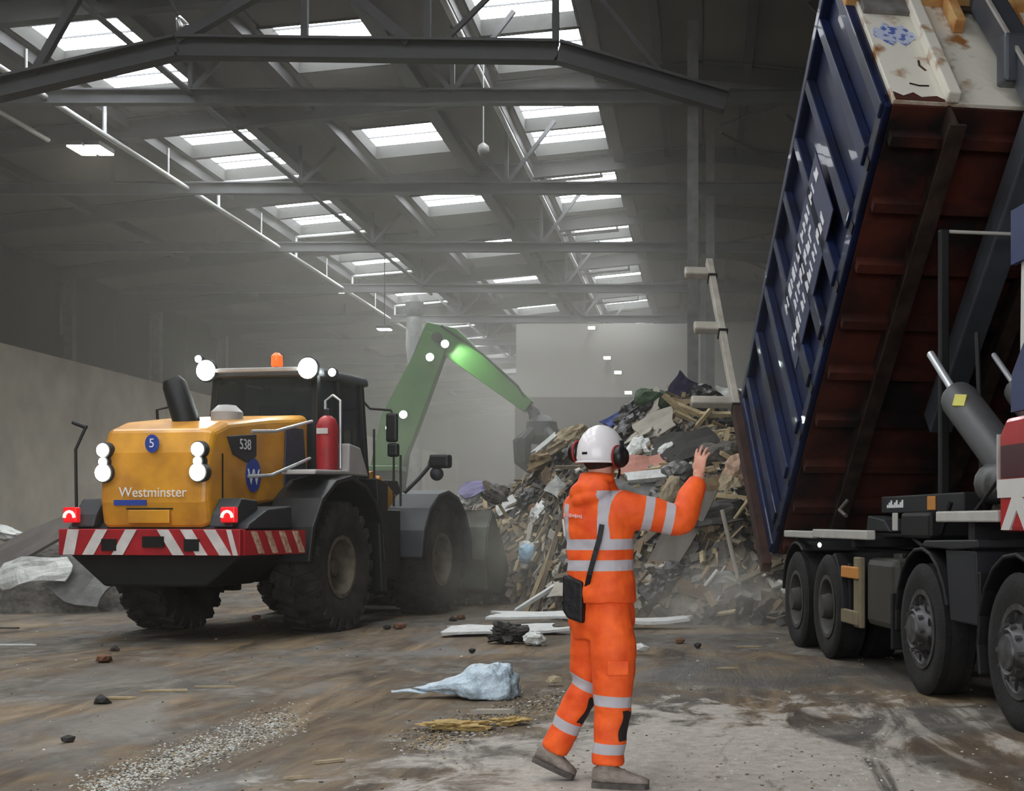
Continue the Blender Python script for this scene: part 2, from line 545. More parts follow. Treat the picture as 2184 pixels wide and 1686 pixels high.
# ---- wind bracing rods in the right slope
for k in range(4):
    Y = T0 + TS * k
    for (x0, y0, x1, y1) in [(.4, Y + .3, 4.4, Y + TS - .3) if k % 2 else (4.4, Y + .3, .4, Y + TS - .3)]:
        mb = MB(); mb.tube([(x0, y0, roof_z(x0) - .5), (x1, y1, roof_z(x1) - .5)], .03, 6)
        mb.build('bracing_rod', m_steeld, label='thin diagonal bracing rod under the unlit roof slope', category='bracing rod', group='roof bracing rods')

# ---- white service pipe hung along the hall on the left, with cross tubes
pipe = empty('service_pipe', (-11.8, 0, CAMH + 7.6), label='white pipe hung on drop rods from cross tubes along the left skylights', category='pipe')
mb = MB(); mb.tube([(0, YB + .5, 0), (0, 80, 0)], .055, 10); mb.build('pipe_run', m_galv, pipe, smooth='auto')
for k in range(-4, 8):
    Y = 26.8 + 6.3 * k
    mb = MB(); mb.tube([(0, Y, 0), (0, Y, .62)], .04, 8); mb.build('drop_rod', m_galv, pipe)
    mb = MB(); mb.tube([(-.35, Y, .58), (2.05, Y, .58 + .2)], .042, 8); mb.build('cross_tube', m_galv, pipe)
    mb = MB(); mb.tube([(0, Y + 3.2, 0), (0, Y + 3.2, .62)], .022, 8); mb.build('drop_rod', m_galv, pipe)
mb = MB(); mb.tube([(-13.25, YB + .5, CAMH + 7.7), (-13.25, 27.5, CAMH + 7.7)], .05, 10)
mb.build('service_pipe', m_galv, smooth='auto', label='short white pipe run nearest the left wall, ending beside the twin lamp', category='pipe')
mb = MB(); mb.tube([(-9.2, YB + .5, CAMH + 7.66), (-9.2, 46, CAMH + 7.66)], .05, 10)
mb.build('cable_tray', m_steel, smooth='auto', label='thin grey conduit crossing below the left row of skylights', category='conduit')
lp = empty('service_pipe', (-4.32, 0, roof_z(4.32) - .42), label='pale pipe along the left edge of the skylights nearest the ridge, with cross tubes', category='pipe')
mb = MB(); mb.tube([(0, YB + .5, 0), (0, 75, 0)], .06, 10); mb.build('pipe_run', m_galv, lp, smooth='auto')
for k in range(-3, 7):
    Y = 28.3 + 6.5 * k
    mb = MB(); mb.tube([(0, Y, 0), (1.75, Y, .17)], .042, 8); mb.build('cross_tube', m_galv, lp)
    mb = MB(); mb.tube([(1.7, Y, .17), (1.7, Y, .36)], .03, 8); mb.build('drop_rod', m_galv, lp)

# ---- lamps
m_lampw = M('warm_lamp_lens', (1, 1, 1), .3, 0, 0, emit=(1, .95, .80), estr=22)
m_lampc = M('cool_lamp_lens', (1, 1, 1), .3, 0, 0, emit=(.93, 1, .98), estr=26)
def floodlight(loc, size, label, lens=m_lampw, down=True, group=None, wall=False, name='floodlight'):
    r = empty(name, loc, label=label, category='lamp', group=group)
    sx, sy = size
    mb = MB(); mb.bb(-sx / 2, sx / 2, -sy / 2, sy / 2, .02, .12); mb.build('lamp_housing', m_steeld, r, bevel=.01)
    mb = MB(); mb.bb(-sx / 2 + .02, sx / 2 - .02, -sy / 2 + .02, sy / 2 - .02, 0, .025); mb.build('lens', lens, r)
    mb = MB(); mb.tube([(0, 0, .1), (0, 0, roof_z(loc[0]) - .02 - loc[2])], .015, 6); mb.build('bracket', m_steeld, r)
    if wall: r.rotation_euler = (math.radians(-55), 0, 0)
    return r
tw = empty('high_bay_light', tuple(px(193, 322, 27.6)), label='twin rectangular high bay lamp glowing warm white near the left wall', category='lamp')
for dx in (-.18, .18):
    mb = MB(); mb.bb(dx - .155, dx + .155, -.36, .36, .03, .13); hs = mb.build('lamp_housing', m_steeld, tw, bevel=.012)
    mb = MB(); mb.bb(dx - .145, dx + .145, -.34, .34, 0, .032); mb.build('lens', m_lampw, tw)
mb = MB(); mb.tube([(0, 0, .12), (0, 0, roof_z(tw.location.x) - .02 - tw.location.z)], .02, 6); mb.build('bracket', m_steeld, tw)
pen = empty('pendant_lamp', tuple(px(393, 62, 17.9)), label='small silver reflector pendant hanging above the nearest truss', category='lamp')
mb = MB(); mb.lathe([(.10, 0), (.085, .05), (.05, .13), (.03, .17)], 20); o_ = mb.build('reflector', M('polished_aluminium', rgb(190, 190, 192), .25, .9, .1), pen, smooth=True)
mb = MB(); mb.ell((0, 0, .02), (.05, .05, .05)); mb.build('bulb', M('lit_bulb', (1, 1, 1), .3, 0, 0, emit=(1, 1, 1), estr=8), pen, smooth=True)
mb = MB(); mb.tube([(0, 0, .16), (0, 0, .42), (-.03, 0, .8), (0, 0, roof_z(6.8) - 7.8)], .018, 6); mb.build('stem', m_steeld, pen)
pen.rotation_euler = (math.radians(20), math.radians(-22), 0)
b2 = empty('pendant_lamp', tuple(px(1031, 322, 26)), label='grey globe pendant lamp, unlit, on a long stem under the skylights', category='lamp')
mb = MB(); mb.lathe([(.02, .16), (.10, .1), (.12, 0), (.08, -.08), (.02, -.11)], 16); mb.build('shade', M('grey_globe', rgb(150, 150, 148), .5), b2, smooth=True)
mb = MB(); mb.tube([(0, 0, .15), (0, 0, roof_z(4.2) - (CAMH + 7.06) - .05)], .012, 6); mb.build('stem', m_galv, b2)
lampA = floodlight(tuple(px(727, 624, 46)), (.22, .22), 'small lit floodlight hung beyond the green grab crane boom', m_lampw)
lampB = floodlight(tuple(px(820, 703, 40)), (.42, .36), 'bright cool floodlight hung on the left of the green boom', m_lampc)
for x, y in [(1262, 702), (1295, 766), (1318, 797), (1340, 840), (1600, 684)]:
    p_ = px(x, y, 52.15 if y < 800 else 52.1)
    fl = empty('wall_floodlight', (p_.x, p_.y, p_.z), label='small lit floodlight fixed on the far partition wall', category='lamp', group='floodlights on the far wall')
    mb = MB(); mb.bb(-.15, .15, -.02, .12, -.02, .12); mb.build('lamp_housing', m_steeld, fl)
    mb = MB(); mb.bb(-.13, .13, -.06, -.02, 0, .1); mb.build('lens', m_lampw, fl)
    mb = MB(); mb.bar((0, .1, .1), (0, .46, .12), .04); mb.build('bracket', m_steeld, fl)

# ---- mist tower behind the grab crane
dk = empty('mist_tower', tuple(px(884, 1110 + CAMH * FPX / 40.0, 40.0)), label='pale grey mist tower standing behind the green boom', category='tower')
zt = lambda y: CAMH + (VY - y) * 40.0 / FPX
mb = MB(); mb.lathe([(.5, 0), (.5, .1), (.22, .14), (.20, zt(770)), (.26, zt(740)), (.24, zt(690)), (.20, zt(676))], 16); mb.build('tower_tube', M('tower_grey', rgb(150, 152, 150), .5), dk, smooth='auto')
mb = MB(); mb.lathe([(.20, zt(676)), (.27, zt(668)), (.27, zt(645)), (.12, zt(638)), (.08, zt(630)), (.001, zt(630))], 16, cap=False); mb.build('tower_head', M('tower_grey', rgb(150, 152, 150)), dk, smooth='auto')

# ---- dusty air filling the hall
def vol_mat(name, dens, col=(.60, .58, .535), an=.25):
    m = bpy.data.materials.new(name); m.use_nodes = True
    nt = m.node_tree
    for n in list(nt.nodes):
        if n.type != 'OUTPUT_MATERIAL': nt.nodes.remove(n)
    v = nt.nodes.new('ShaderNodeVolumeScatter')
    v.inputs['Color'].default_value = (*col, 1); v.inputs['Density'].default_value = dens; v.inputs['Anisotropy'].default_value = an
    nt.links.new(v.outputs[0], nt.nodes['Material Output'].inputs['Volume'])
    m.cycles.homogeneous_volume = True
    return m
# thin in the middle of the hall, thicker towards the back (two nested bodies of dusty air; clear near the open door)
hz = MB(); hz.bb(XL + .6, XR - .6, 12.8, YE - .5, .02, 10.6)
hz.build('haze', vol_mat('dusty_air', HAZE_DENSITY), label='grey airborne dust haze filling the hall beyond the lorry', category='haze', kind='stuff')
hz = MB(); hz.bb(-13.2, XR - .7, 26.0, YE - .6, .03, 10.5)
hz.build('haze', vol_mat('dusty_air_far', HAZE_FAR, (.27, .265, .24)), label='denser dust haze over the far end of the hall', category='haze', kind='stuff')
def puff(c, r, dens, label):
    """a soft cloud: density falls off from the centre and is broken up by noise"""
    m = bpy.data.materials.new('dust_' + label[:12]); m.use_nodes = True
    nt = m.node_tree; N = nt.nodes; L = nt.links
    for n in list(N):
        if n.type != 'OUTPUT_MATERIAL': N.remove(n)
    v = N.new('ShaderNodeVolumeScatter'); v.inputs['Color'].default_value = (.42, .40, .35, 1); v.inputs['Anisotropy'].default_value = .2
    tc = N.new('ShaderNodeTexCoord')
    ln = N.new('ShaderNodeVectorMath'); ln.operation = 'LENGTH'; L.new(tc.outputs['Object'], ln.inputs[0])
    mr = N.new('ShaderNodeMapRange'); mr.inputs['From Min'].default_value = 1.0; mr.inputs['From Max'].default_value = .1; mr.interpolation_type = 'SMOOTHSTEP'
    L.new(ln.outputs['Value'], mr.inputs['Value'])
    nz_ = N.new('ShaderNodeTexNoise'); nz_.inputs['Scale'].default_value = 2.2; nz_.inputs['Detail'].default_value = 2; L.new(tc.outputs['Object'], nz_.inputs['Vector'])
    m2 = N.new('ShaderNodeMapRange'); m2.inputs['From Min'].default_value = .36; m2.inputs['From Max'].default_value = .66; L.new(nz_.outputs['Fac'], m2.inputs['Value'])
    mu = N.new('ShaderNodeMath'); mu.operation = 'MULTIPLY'; L.new(mr.outputs[0], mu.inputs[0]); L.new(m2.outputs[0], mu.inputs[1])
    md = N.new('ShaderNodeMath'); md.operation = 'MULTIPLY'; L.new(mu.outputs[0], md.inputs[0]); md.inputs[1].default_value = dens
    L.new(md.outputs[0], v.inputs['Density']); L.new(v.outputs[0], N['Material Output'].inputs['Volume'])
    mb = MB(); mb.ell((0, 0, 0), (1, 1, 1), 20, 12)
    o = mb.build('dust_cloud', m, label=label, category='dust', kind='stuff')
    o.location = c; o.scale = r
puff((-5.0, 31.0, 3.2), (5.5, 5.0, 4.4), .09, 'thick dust hanging around the green grab crane')
puff((-3.0, 19.4, .7), (2.0, 1.6, 1.5), .5, 'brown dust rolling off the loader bucket')
puff((.1, 15.9, .45), (1.35, .9, .8), 2.4, 'low dust puff behind the truck rear wheels')
cy.volume_step_rate = 2.0
cy.volume_max_steps = 64
# ================================================================== WHEEL LOADER
m_yel = M('loader_yellow', rgb(222, 158, 42), .45, 0, .12, 2.5, col2=rgb(176, 118, 42), coat=.2)
m_black = M('black_paint', rgb(20, 21, 23), .5, 0, .2, 5)
m_dgrey = M('dark_grey_paint', rgb(52, 54, 58), .55, 0, .2, 4)
m_rubber = M('dusty_rubber', rgb(56, 53, 48), .9, 0, .35, 5, .3, 30, col2=rgb(22, 22, 22))
m_rim = M('dusty_rim', rgb(112, 104, 90), .8, .1, .3, 8, col2=rgb(70, 64, 56))
m_red = M('hazard_red', rgb(168, 32, 40), .5, 0, .2, 4)
m_hwhite = M('hazard_white', rgb(214, 208, 204), .5, 0, .15, 6)
m_glass = M('cab_glass', rgb(34, 44, 50), .08, 0, 0, spec=.6, alpha=.62)
m_chrome = M('bright_rail', rgb(196, 200, 204), .38, .55, 0)
m_lightgrey = M('light_grey_paint', rgb(176, 172, 168), .5, 0, .1, 4)
m_blue = M('decal_blue', rgb(48, 72, 158), .5, 0, .05)
m_dwhite = M('decal_white', rgb(230, 232, 236), .5, 0, .03)
m_work = M('work_lamp_lens', (1, 1, 1), .2, 0, 0, emit=(.90, 1, .97), estr=90)
m_work2 = M('rear_lamp_lens', (1, 1, 1), .2, 0, 0, emit=(1, .98, .80), estr=36)
m_tail = M('tail_lamp_red', rgb(190, 20, 24), .3, 0, 0, emit=(1, .02, .03), estr=.5)
m_tailc = M('tail_lamp_core', (1, .6, .5), .3, 0, 0, emit=(1, .30, .22), estr=4)
m_amber = M('amber_beacon', rgb(220, 90, 20), .3, 0, 0, emit=(1, .16, .03), estr=.9)

LD = empty('wheel_loader', (-5.68, 16.95, 0), (0, 0, math.radians(-11)),
           label='yellow wheel loader with red and white chevron bumper and lit work lamps', category='wheel loader')

def tyre_mesh(R, W, rin, lugs, lugh, name):
    mb = MB()
    h = W / 2
    prof = [(rin, -h * .72), (rin + .05, -h * .86), (R * .80, -h), (R * .93, -h * .96), (R - .02, -h * .78), (R, -h * .45), (R, h * .45),
            (R - .02, h * .78), (R * .93, h * .96), (R * .80, h), (rin + .05, h * .86), (rin, h * .72)]
    mb.lathe(prof, 40, 'x', cap=False)
    n = len(prof)
    for k in range(lugs):
        for sgn in (-1, 1):
            a = 2 * math.pi * (k + (.5 if sgn > 0 else 0)) / lugs
            Rm = Matrix.Rotation(a, 3, 'X')
            c = Rm @ Vector((sgn * h * .5, 0, R + lugh * .4 - .015))
            mb.box(c, (h * .92, 2 * math.pi * R / lugs * .52, lugh), Rm @ Matrix.Rotation(sgn * .35, 3, 'Z'))
            c2 = Rm @ Vector((sgn * (h * .93), 0, R * .93))
            mb.box(c2, (h * .16, 2 * math.pi * R / lugs * .5, .12), Rm)
    return mb.mesh(name)

TYM = tyre_mesh(.775, .58, .36, 22, .05, 'tyre')
def rim_mesh(rin, W, name, dish=.14):
    mb = MB(); h = W / 2
    mb.lathe([(rin + .012, h * .74), (rin + .03, h * .86), (rin - .02, h * .86), (rin - .04, h * .5), (rin * .62, h * .5 - dish), (rin * .55, h * .5 - dish + .05),
              (rin * .34, h * .5 - dish + .06), (rin * .30, h * .5 - dish + .14), (.001, h * .5 - dish + .15)], 28, 'x', cap=False)
    for k in range(10):
        a = 2 * math.pi * k / 10
        mb.lathe([(.022, h * .5 - dish + .04), (.022, h * .5 - dish + .085), (.001, h * .5 - dish + .086)], 6, 'x',
                 (0, math.cos(a) * rin * .46, math.sin(a) * rin * .46), cap=False)
    return mb.mesh(name)
RIM = rim_mesh(.36, .58, 'rim')
for sx in (-1, 1):
    for yy in (0, 3.25):
        t = obj('tyre', TYM, m_rubber, LD, 'auto'); t.location = (sx * 1.02, yy, .785)
        if sx < 0: t.rotation_euler = (0, 0, math.pi)
        r = obj('rim', RIM, m_rim, t, 'auto')

def part(name, mat, f, smooth=False, bevel=.015, parent=LD, **kw):
    mb = MB(); f(mb); return mb.build(name, mat, parent, smooth, bevel, **kw)

# rear frame, counterweight, axles
part('rear_frame', m_black, lambda b: b.bb(-.48, .48, -1.4, 1.6, .62, 1.25))
part('counterweight', m_black, lambda b: b.prism([(-1.05, .97), (-.98, 1.05), (.98, 1.05), (1.05, .97), (.62, .62), (-.62, .62)], -1.98, -.95, 'y'), bevel=.03)
part('rear_axle', m_black, lambda b: b.tube([(-.75, 0, .785), (.75, 0, .785)], .17, 12))
part('front_axle', m_black, lambda b: b.tube([(-.75, 3.25, .785), (.75, 3.25, .785)], .17, 12))
part('pivot_frame', m_black, lambda b: b.bb(-.35, .35, 1.6, 2.3, .55, 1.5))
part('front_frame', m_black, lambda b: b.prism([(2.3, .55), (4.2, .55), (4.2, 1.0), (3.6, 1.95), (2.6, 1.95), (2.3, 1.4)], -.42, .42, 'x'))
# bumper with chevrons
bump = part('bumper', m_red, lambda b: b.bb(-1.10, 1.10, -2.10, -1.98, .97, 1.26), bevel=.01)
def strip(xb, lean, wd=.14, y=-2.104, z0=.975, z1=1.255):
    mb = MB(); mb.prism([(xb, z0), (xb + wd, z0), (xb + wd + lean, z1), (xb + lean, z1)], y, y - .006, 'y')
    mb.build('white_stripe', m_hwhite, bump)
for xb in (-1.04, -.80, -.44): strip(xb, .17 if xb > -.9 else .06)
for xb in (.30, .58, .86): strip(xb, -.19)
strip(1.02, -.08, .06)
for x0, x1, z0, z1, nm in [(-.56, -.38, 1.02, 1.15, 'tow_slot'), (-.06, .20, 1.06, 1.18, 'tow_slot'), (.44, .62, 1.02, 1.15, 'tow_slot')]:
    mb = MB(); mb.bb(x0, x1, -2.118, -2.10, z0, z1); mb.build(nm, m_black, bump)
# angled bumper ends carrying worn stripes
for sx in (-1, 1):
    a = Vector((sx * 1.10, -2.04, 0)); b = Vector((sx * 1.33, -1.12, 0))
    d = (b - a).normalized(); nrm = Vector((d.y, -d.x, 0)) * sx
    mb = MB(); mb.bar((a.x, a.y, 1.11), (b.x, b.y, 1.11), .27, .06, up=nrm); be = mb.build('bumper_end', m_red, LD)
    for k in range(4):
        s0 = .08 + k * .215
        mb = MB()
        q = []
        for (s, z) in [(s0 + .12, .99), (s0 + .21, .99), (s0 + .09, 1.235), (s0, 1.235)]:
            p = a + d * s + nrm * .033; q.append((p.x, p.y, z))
        q2 = [(p[0] + nrm.x * .006, p[1] + nrm.y * .006, p[2]) for p in q]
        mb.add(q + q2, [(0, 1, 2, 3), (7, 6, 5, 4), (0, 4, 5, 1), (1, 5, 6, 2), (2, 6, 7, 3), (3, 7, 4, 0)])
        mb.build('white_stripe', M('worn_stripe', rgb(206, 186, 160), .6, 0, .3, 14, col2=rgb(140, 70, 40)), be)
# deck over the counterweight with tail lamp boxes
part('rear_deck', m_dgrey, lambda b: b.prism([(-1.95, 1.26), (-.95, 1.26), (-.95, 1.52), (-1.5, 1.48), (-1.9, 1.32)], -1.1, 1.1, 'x'))
for sx in (-1, 1):
    bx_ = part('lamp_box', m_dgrey, lambda b: b.prism([(-2.06, 1.28), (-1.5, 1.28), (-1.5, 1.58), (-1.85, 1.60), (-2.0, 1.42)], sx * .70, sx * .98, 'x'), bevel=.02)
    tl = MB(); tl.bb(sx * .955 - .085, sx * .955 + .085, -2.11, -2.03, 1.33, 1.50); tl = tl.build('tail_lamp', m_tail, LD, bevel=.015)
    c = MB()
    pts_ = [(sx * .955 + .062 * math.cos(t), -2.118, 1.385 + .068 * math.sin(t)) for t in [math.pi * k / 6 for k in range(7)]]
    c.tube(pts_, .016, 6); c.build('lamp_core', m_tailc, tl)

# hood
hood_prof = [(-1.98, 1.27), (-2.03, 1.55), (-2.00, 2.10), (-1.90, 2.36), (-1.60, 2.47), (-.6, 2.60), (.30, 2.68), (.30, 1.60), (-.9, 1.52), (-1.6, 1.30)]
def hood(b):
    n = len(hood_prof)
    secs = [(-.66, .93), (-.60, 1.0), (.60, 1.0), (.66, .93)]
    vs = []
    for x, s in secs:
        for y, z in hood_prof:
            zz = 1.95 + (z - 1.95) * s; yy = y if s == 1 else (y + (.05 if y < -1 else 0))
            vs.append((x, yy, zz))
    fs = []
    for i in range(3):
        for k in range(n):
            k2 = (k + 1) % n
            fs.append((i * n + k, i * n + k2, (i + 1) * n + k2, (i + 1) * n + k))
    fs.append(tuple(range(n))); fs.append(tuple(reversed(range(3 * n, 4 * n))))
    b.add(vs, fs)
hd = part('hood', m_yel, hood, bevel=.04)
part('grille_panel', M('dark_mesh_panel', rgb(54, 58, 72), .5, 0, .2, 20), lambda b: b.prism([(-.34, 1.78), (.26, 1.70), (.14, 2.50), (-.30, 2.50)], .655, .685, 'x'), parent=hd)
part('panel_seam', m_black, lambda b: b.bb(.64, .668, -1.72, -1.70, 1.36, 2.1), parent=hd, bevel=0)
part('number_plate', m_yel, lambda b: b.bb(-.28, .22, -2.05, -2.02, 1.32, 1.47), parent=hd, bevel=.01)
part('plate_bracket', m_black, lambda b: b.bb(-.31, .25, -2.035, -2.01, 1.475, 1.49), parent=hd, bevel=0)
part('lower_side_panel', m_black, lambda b: b.prism([(-1.55, 1.27), (.3, 1.27), (.3, 1.72), (-.85, 1.56)], .60, .655, 'x'))
# decals
RX90 = Matrix.Rotation(math.pi / 2, 4, 'X')
text_obj('lettering', 'Westminster', .155, m_dwhite, hd, Matrix.Translation((.02, -2.045, 1.66)) @ RX90)
part('logo_bar', m_blue, lambda b: b.bb(-.46, -.06, -2.04, -2.03, 1.52, 1.58), parent=hd, bevel=0)
def disc(x, y, z, rx, rz, m, nm, axis='y', parent=hd, t=.008):
    mb = MB(); n = 24
    poly = [(math.cos(2 * math.pi * k / n) * rx, math.sin(2 * math.pi * k / n) * rz) for k in range(n)]
    if axis == 'y': mb.prism([(x + u, z + v) for u, v in poly], y, y - t, 'y')
    else: mb.prism([(y + u, z + v) for u, v in poly], x, x + t, 'x')
    return mb.build(nm, m, parent)
disc(.0, -2.02, 2.20, .085, .10, m_blue, 'number_disc')
text_obj('lettering', '5', .14, m_dwhite, hd, Matrix.Translation((.0, -2.032, 2.20)) @ RX90)
RZ = Matrix.Rotation(math.pi / 2, 4, 'Z')
disc(.662, -1.05, 1.88, .17, .2, m_blue, 'logo_disc', 'x')
text_obj('lettering', 'W', .26, m_dwhite, hd, Matrix.Translation((.673, -1.05, 1.85)) @ RZ @ RX90)
part('model_plate', m_dgrey, lambda b: b.prism([(-1.62, 2.30), (-.98, 2.36), (-.98, 2.10), (-1.2, 2.02), (-1.5, 2.1)], .655, .672, 'x'), parent=hd, bevel=.008)
text_obj('lettering', '538', .17, m_dwhite, hd, Matrix.Translation((.675, -1.24, 2.22)) @ RZ @ RX90)
# rear lamps on the hood
for sx in (-1, 1):
    for zz, rr in [(1.88, .095), (2.00, .05), (2.13, .075)]:
        lm = MB(); lm.lathe([(.02 + rr, -1.98), (.015 + rr, -2.06), (rr * .9, -2.07)], 16, 'y', (sx * .575, 0, zz)); hl = lm.build('rear_lamp', m_dgrey, hd, 'auto')
        l2 = MB(); l2.lathe([(rr, -2.072), (rr * .6, -2.085), (.001, -2.09)], 16, 'y', (sx * .575, 0, zz), cap=False); l2.build('lens', m_work2, hl, True)
# exhaust stack
part('exhaust_stack', m_black, lambda b: b.tube([(.06, -1.45, 2.42), (.05, -1.45, 2.52), (-.09, -1.45, 2.90), (-.12, -1.47, 2.97)], [.16, .15, .135, .10], 16), smooth='auto', bevel=0)
part('glare_dome', m_lightgrey, lambda b: b.lathe([(.18, 2.48), (.18, 2.60), (.10, 2.68), (.001, 2.69)], 18, 'z', (.42, -1.2, 0)), smooth='auto', bevel=0)  # light grey dome shaped to stand in for a glare over the hood

# cab
CX, CY0, CY1, CZ0, CZ1 = .74, .36, 1.78, 1.55, 3.20
cab = part('cab_base', m_black, lambda b: b.bb(-CX, CX, CY0, CY1, 1.25, 1.95), bevel=.03)
for (x, y) in [(-CX, CY0), (CX, CY0), (-CX, CY1), (CX, CY1), (CX, 1.05), (-CX, 1.05)]:
    q = .88 if abs(x) else 1
    mb = MB(); mb.bar((x, y, 1.9), (x * .92, y + (.10 if y < 1 else -.05 if y > 1.2 else 0), CZ1), .09); mb.build('cab_post', m_black, LD, bevel=.01)
part('cab_roof', M('cab_roof_paint', rgb(90, 94, 98), .5), lambda b: b.prism([(CY0 - .12, CZ1 - .02), (CY1 + .15, CZ1 - .02), (CY1 + .1, CZ1 + .10), (CY0 - .05, CZ1 + .10)], -CX, CX, 'x'), bevel=.04)
part('rear_window', m_glass, lambda b: b.prism([(-CX + .06, 2.0), (CX - .06, 2.0), (CX * .92 - .05, CZ1 - .04), (-CX * .92 + .05, CZ1 - .04)], CY0 + .045, CY0 + .06, 'y'), bevel=0)
part('windscreen', m_glass, lambda b: b.prism([(-CX + .06, 2.0), (CX - .06, 2.0), (CX * .92 - .05, CZ1 - .04), (-CX * .92 + .05, CZ1 - .04)], CY1 - .06, CY1 - .045, 'y'), bevel=0)
for sx in (-1, 1):
    part('door_glass', m_glass, lambda b: b.bb(sx * (CX - .05) - .008, sx * (CX - .05) + .008, 1.1, CY1 - .06, 1.98, CZ1 - .05), bevel=0)
    part('side_glass', m_glass, lambda b: b.bb(sx * (CX - .05) - .008, sx * (CX - .05) + .008, CY0 + .08, 1.0, 1.98, CZ1 - .05), bevel=0)
part('seat', m_black, lambda b: (b.bb(-.25, .25, .75, 1.2, 1.95, 2.15), b.bb(-.24, .24, .68, .80, 2.1, 2.85)), bevel=.04)
part('roof_bar', m_lightgrey, lambda b: b.bb(-.66, .66, CY0 - .15, CY0 - .10, CZ1 + .03, CZ1 + .08), bevel=.01)
def worklamp(x, y, z, r, face=-1):
    lm = MB(); lm.lathe([(r * .5, y - face * .09), (r + .02, y - face * .03), (r + .02, y), (r, y + face * .01)], 18, 'y', (x, 0, z)); h_ = lm.build('work_lamp', m_black, LD, 'auto')
    l2 = MB(); l2.lathe([(r, y + face * .012), (r * .7, y + face * .03), (.001, y + face * .04)], 18, 'y', (x, 0, z), cap=False); l2.build('lens', m_work, h_, True)
worklamp(-.70, CY0 - .14, 3.26, .13); worklamp(.70, CY0 - .14, 3.26, .13)
worklamp(-.86, CY0 - .05, 3.42, .045); worklamp(.86, CY0 + .2, 3.24, .05)
part('beacon', m_amber, lambda b: b.lathe([(.06, CZ1 + .12), (.075, CZ1 + .14), (.07, CZ1 + .26), (.03, CZ1 + .30), (.001, CZ1 + .301)], 16, 'z', (.12, CY0 + .15, 0)), smooth='auto', bevel=0)
part('beacon_stem', m_black, lambda b: b.tube([(.12, CY0 + .15, CZ1 + .05), (.12, CY0 + .15, CZ1 + .13)], .03, 8), bevel=0)

# fenders
def fender(b, y, x0, x1, z0, R):
    outer = []; inner = []
    for k in range(0, 9):
        a = math.radians(178 - k * 22.5)
        outer.append((y + math.cos(a) * R, z0 + math.sin(a) * R)); inner.append((y + math.cos(a) * (R - .06), z0 + math.sin(a) * (R - .06)))
    b.prism(outer + inner[::-1], x0, x1, 'x')
for sx in (-1, 1):
    xs = sorted((sx * .72, sx * 1.36))
    part('rear_fender', m_black, lambda b: fender(b, .05, xs[0], xs[1], .83, 1.08), bevel=.02)
    part('mud_flap', m_black, lambda b: b.prism([(1.02, .42), (1.16, .42), (1.20, 1.85), (.86, 1.9)], sx * .74, sx * 1.34, 'x'), bevel=.02)
    part('fender_cover', m_lightgrey, lambda b: b.prism([(-.62, 1.90), (.42, 1.92), (.86, 1.92), (.62, 2.28), (.30, 2.32), (.28, 1.98), (-.6, 1.96)], sx * .78, sx * 1.22, 'x'), bevel=.02)
    part('front_fender', m_dgrey, lambda b: (fender(b, 3.25, xs[0], xs[1], .80, 1.0)), bevel=.02)
    part('step_panel', m_black, lambda b: b.bb(min(sx * .74, sx * 1.1), max(sx * .74, sx * 1.1), 1.2, 2.15, .55, 1.5), bevel=.03)
# red extinguisher bottle on the right fender
ex = part('extinguisher_bottle', m_red, lambda b: b.lathe([(.03, 1.97), (.135, 1.98), (.135, 2.52), (.10, 2.61), (.05, 2.65), (.001, 2.66)], 20, 'z', (1.02, .10, 0)), smooth='auto', bevel=0)
part('bottle_label', m_hwhite, lambda b: b.prism([(.945, 2.42), (1.095, 2.42), (1.095, 2.49), (.945, 2.49)], -.037, -.04, 'y'), parent=ex, bevel=0)
part('bottle_valve', m_black, lambda b: b.bb(.99, 1.06, .06, .14, 2.64, 2.74), parent=ex)
for dx in (-.1, .1):
    part('hoop_rail', m_chrome, lambda b: b.tube([(1.02 + dx, .25, 2.0), (1.02 + dx, .25, 2.85), (1.02, .25, 2.92)], .017, 8), bevel=0, smooth='auto')
part('grab_rail', m_chrome, lambda b: b.tube([(.70, -1.15, 2.38), (.84, -.85, 2.40), (.84, .05, 2.58)], .02, 8), bevel=0, smooth='auto')
part('grab_rail', m_chrome, lambda b: b.tube([(.68, -1.20, 1.86), (.84, -.95, 1.88), (.84, .0, 2.12)], .02, 8), bevel=0, smooth='auto')
part('grab_rail', m_black, lambda b: b.tube([(-.9, -.3, 1.95), (-.9, -.5, 2.35), (-.86, -.6, 2.70), (-.7, -.6, 2.73), (-.6, -.55, 2.70)], .018, 8), bevel=0, smooth='auto')
part('marker_pole', m_black, lambda b: b.tube([(-1.02, -1.9, 1.50), (-1.03, -1.9, 2.15), (-.93, -1.85, 2.42)], .017, 8), bevel=0, smooth='auto')
part('marker_pole', m_black, lambda b: b.tube([(-.93, -1.85, 2.40), (-1.10, -1.85, 2.46)], .025, 8), bevel=0)
# mirrors and door rails
part('mirror_arm', m_black, lambda b: b.tube([(.72, 1.75, 2.98), (.80, 1.8, 2.88), (1.08, 1.85, 2.86), (1.12, 1.86, 2.78)], .018, 8), bevel=0, smooth='auto')
part('mirror', m_black, lambda b: b.bb(1.02, 1.19, 1.80, 1.88, 2.42, 2.82), bevel=.035)
part('mirror', m_black, lambda b: b.bb(1.04, 1.20, 1.80, 1.90, 2.22, 2.41), bevel=.035)
for dx in (1.08, 1.18):
    part('handrail', m_black, lambda b: b.tube([(dx, 1.95, 1.55), (dx, 1.95, 2.25)], .016, 8), bevel=0)
part('handrail', m_black, lambda b: b.tube([(.86, 1.8, 1.5), (.86, 1.8, 2.6)], .016, 8), bevel=0)
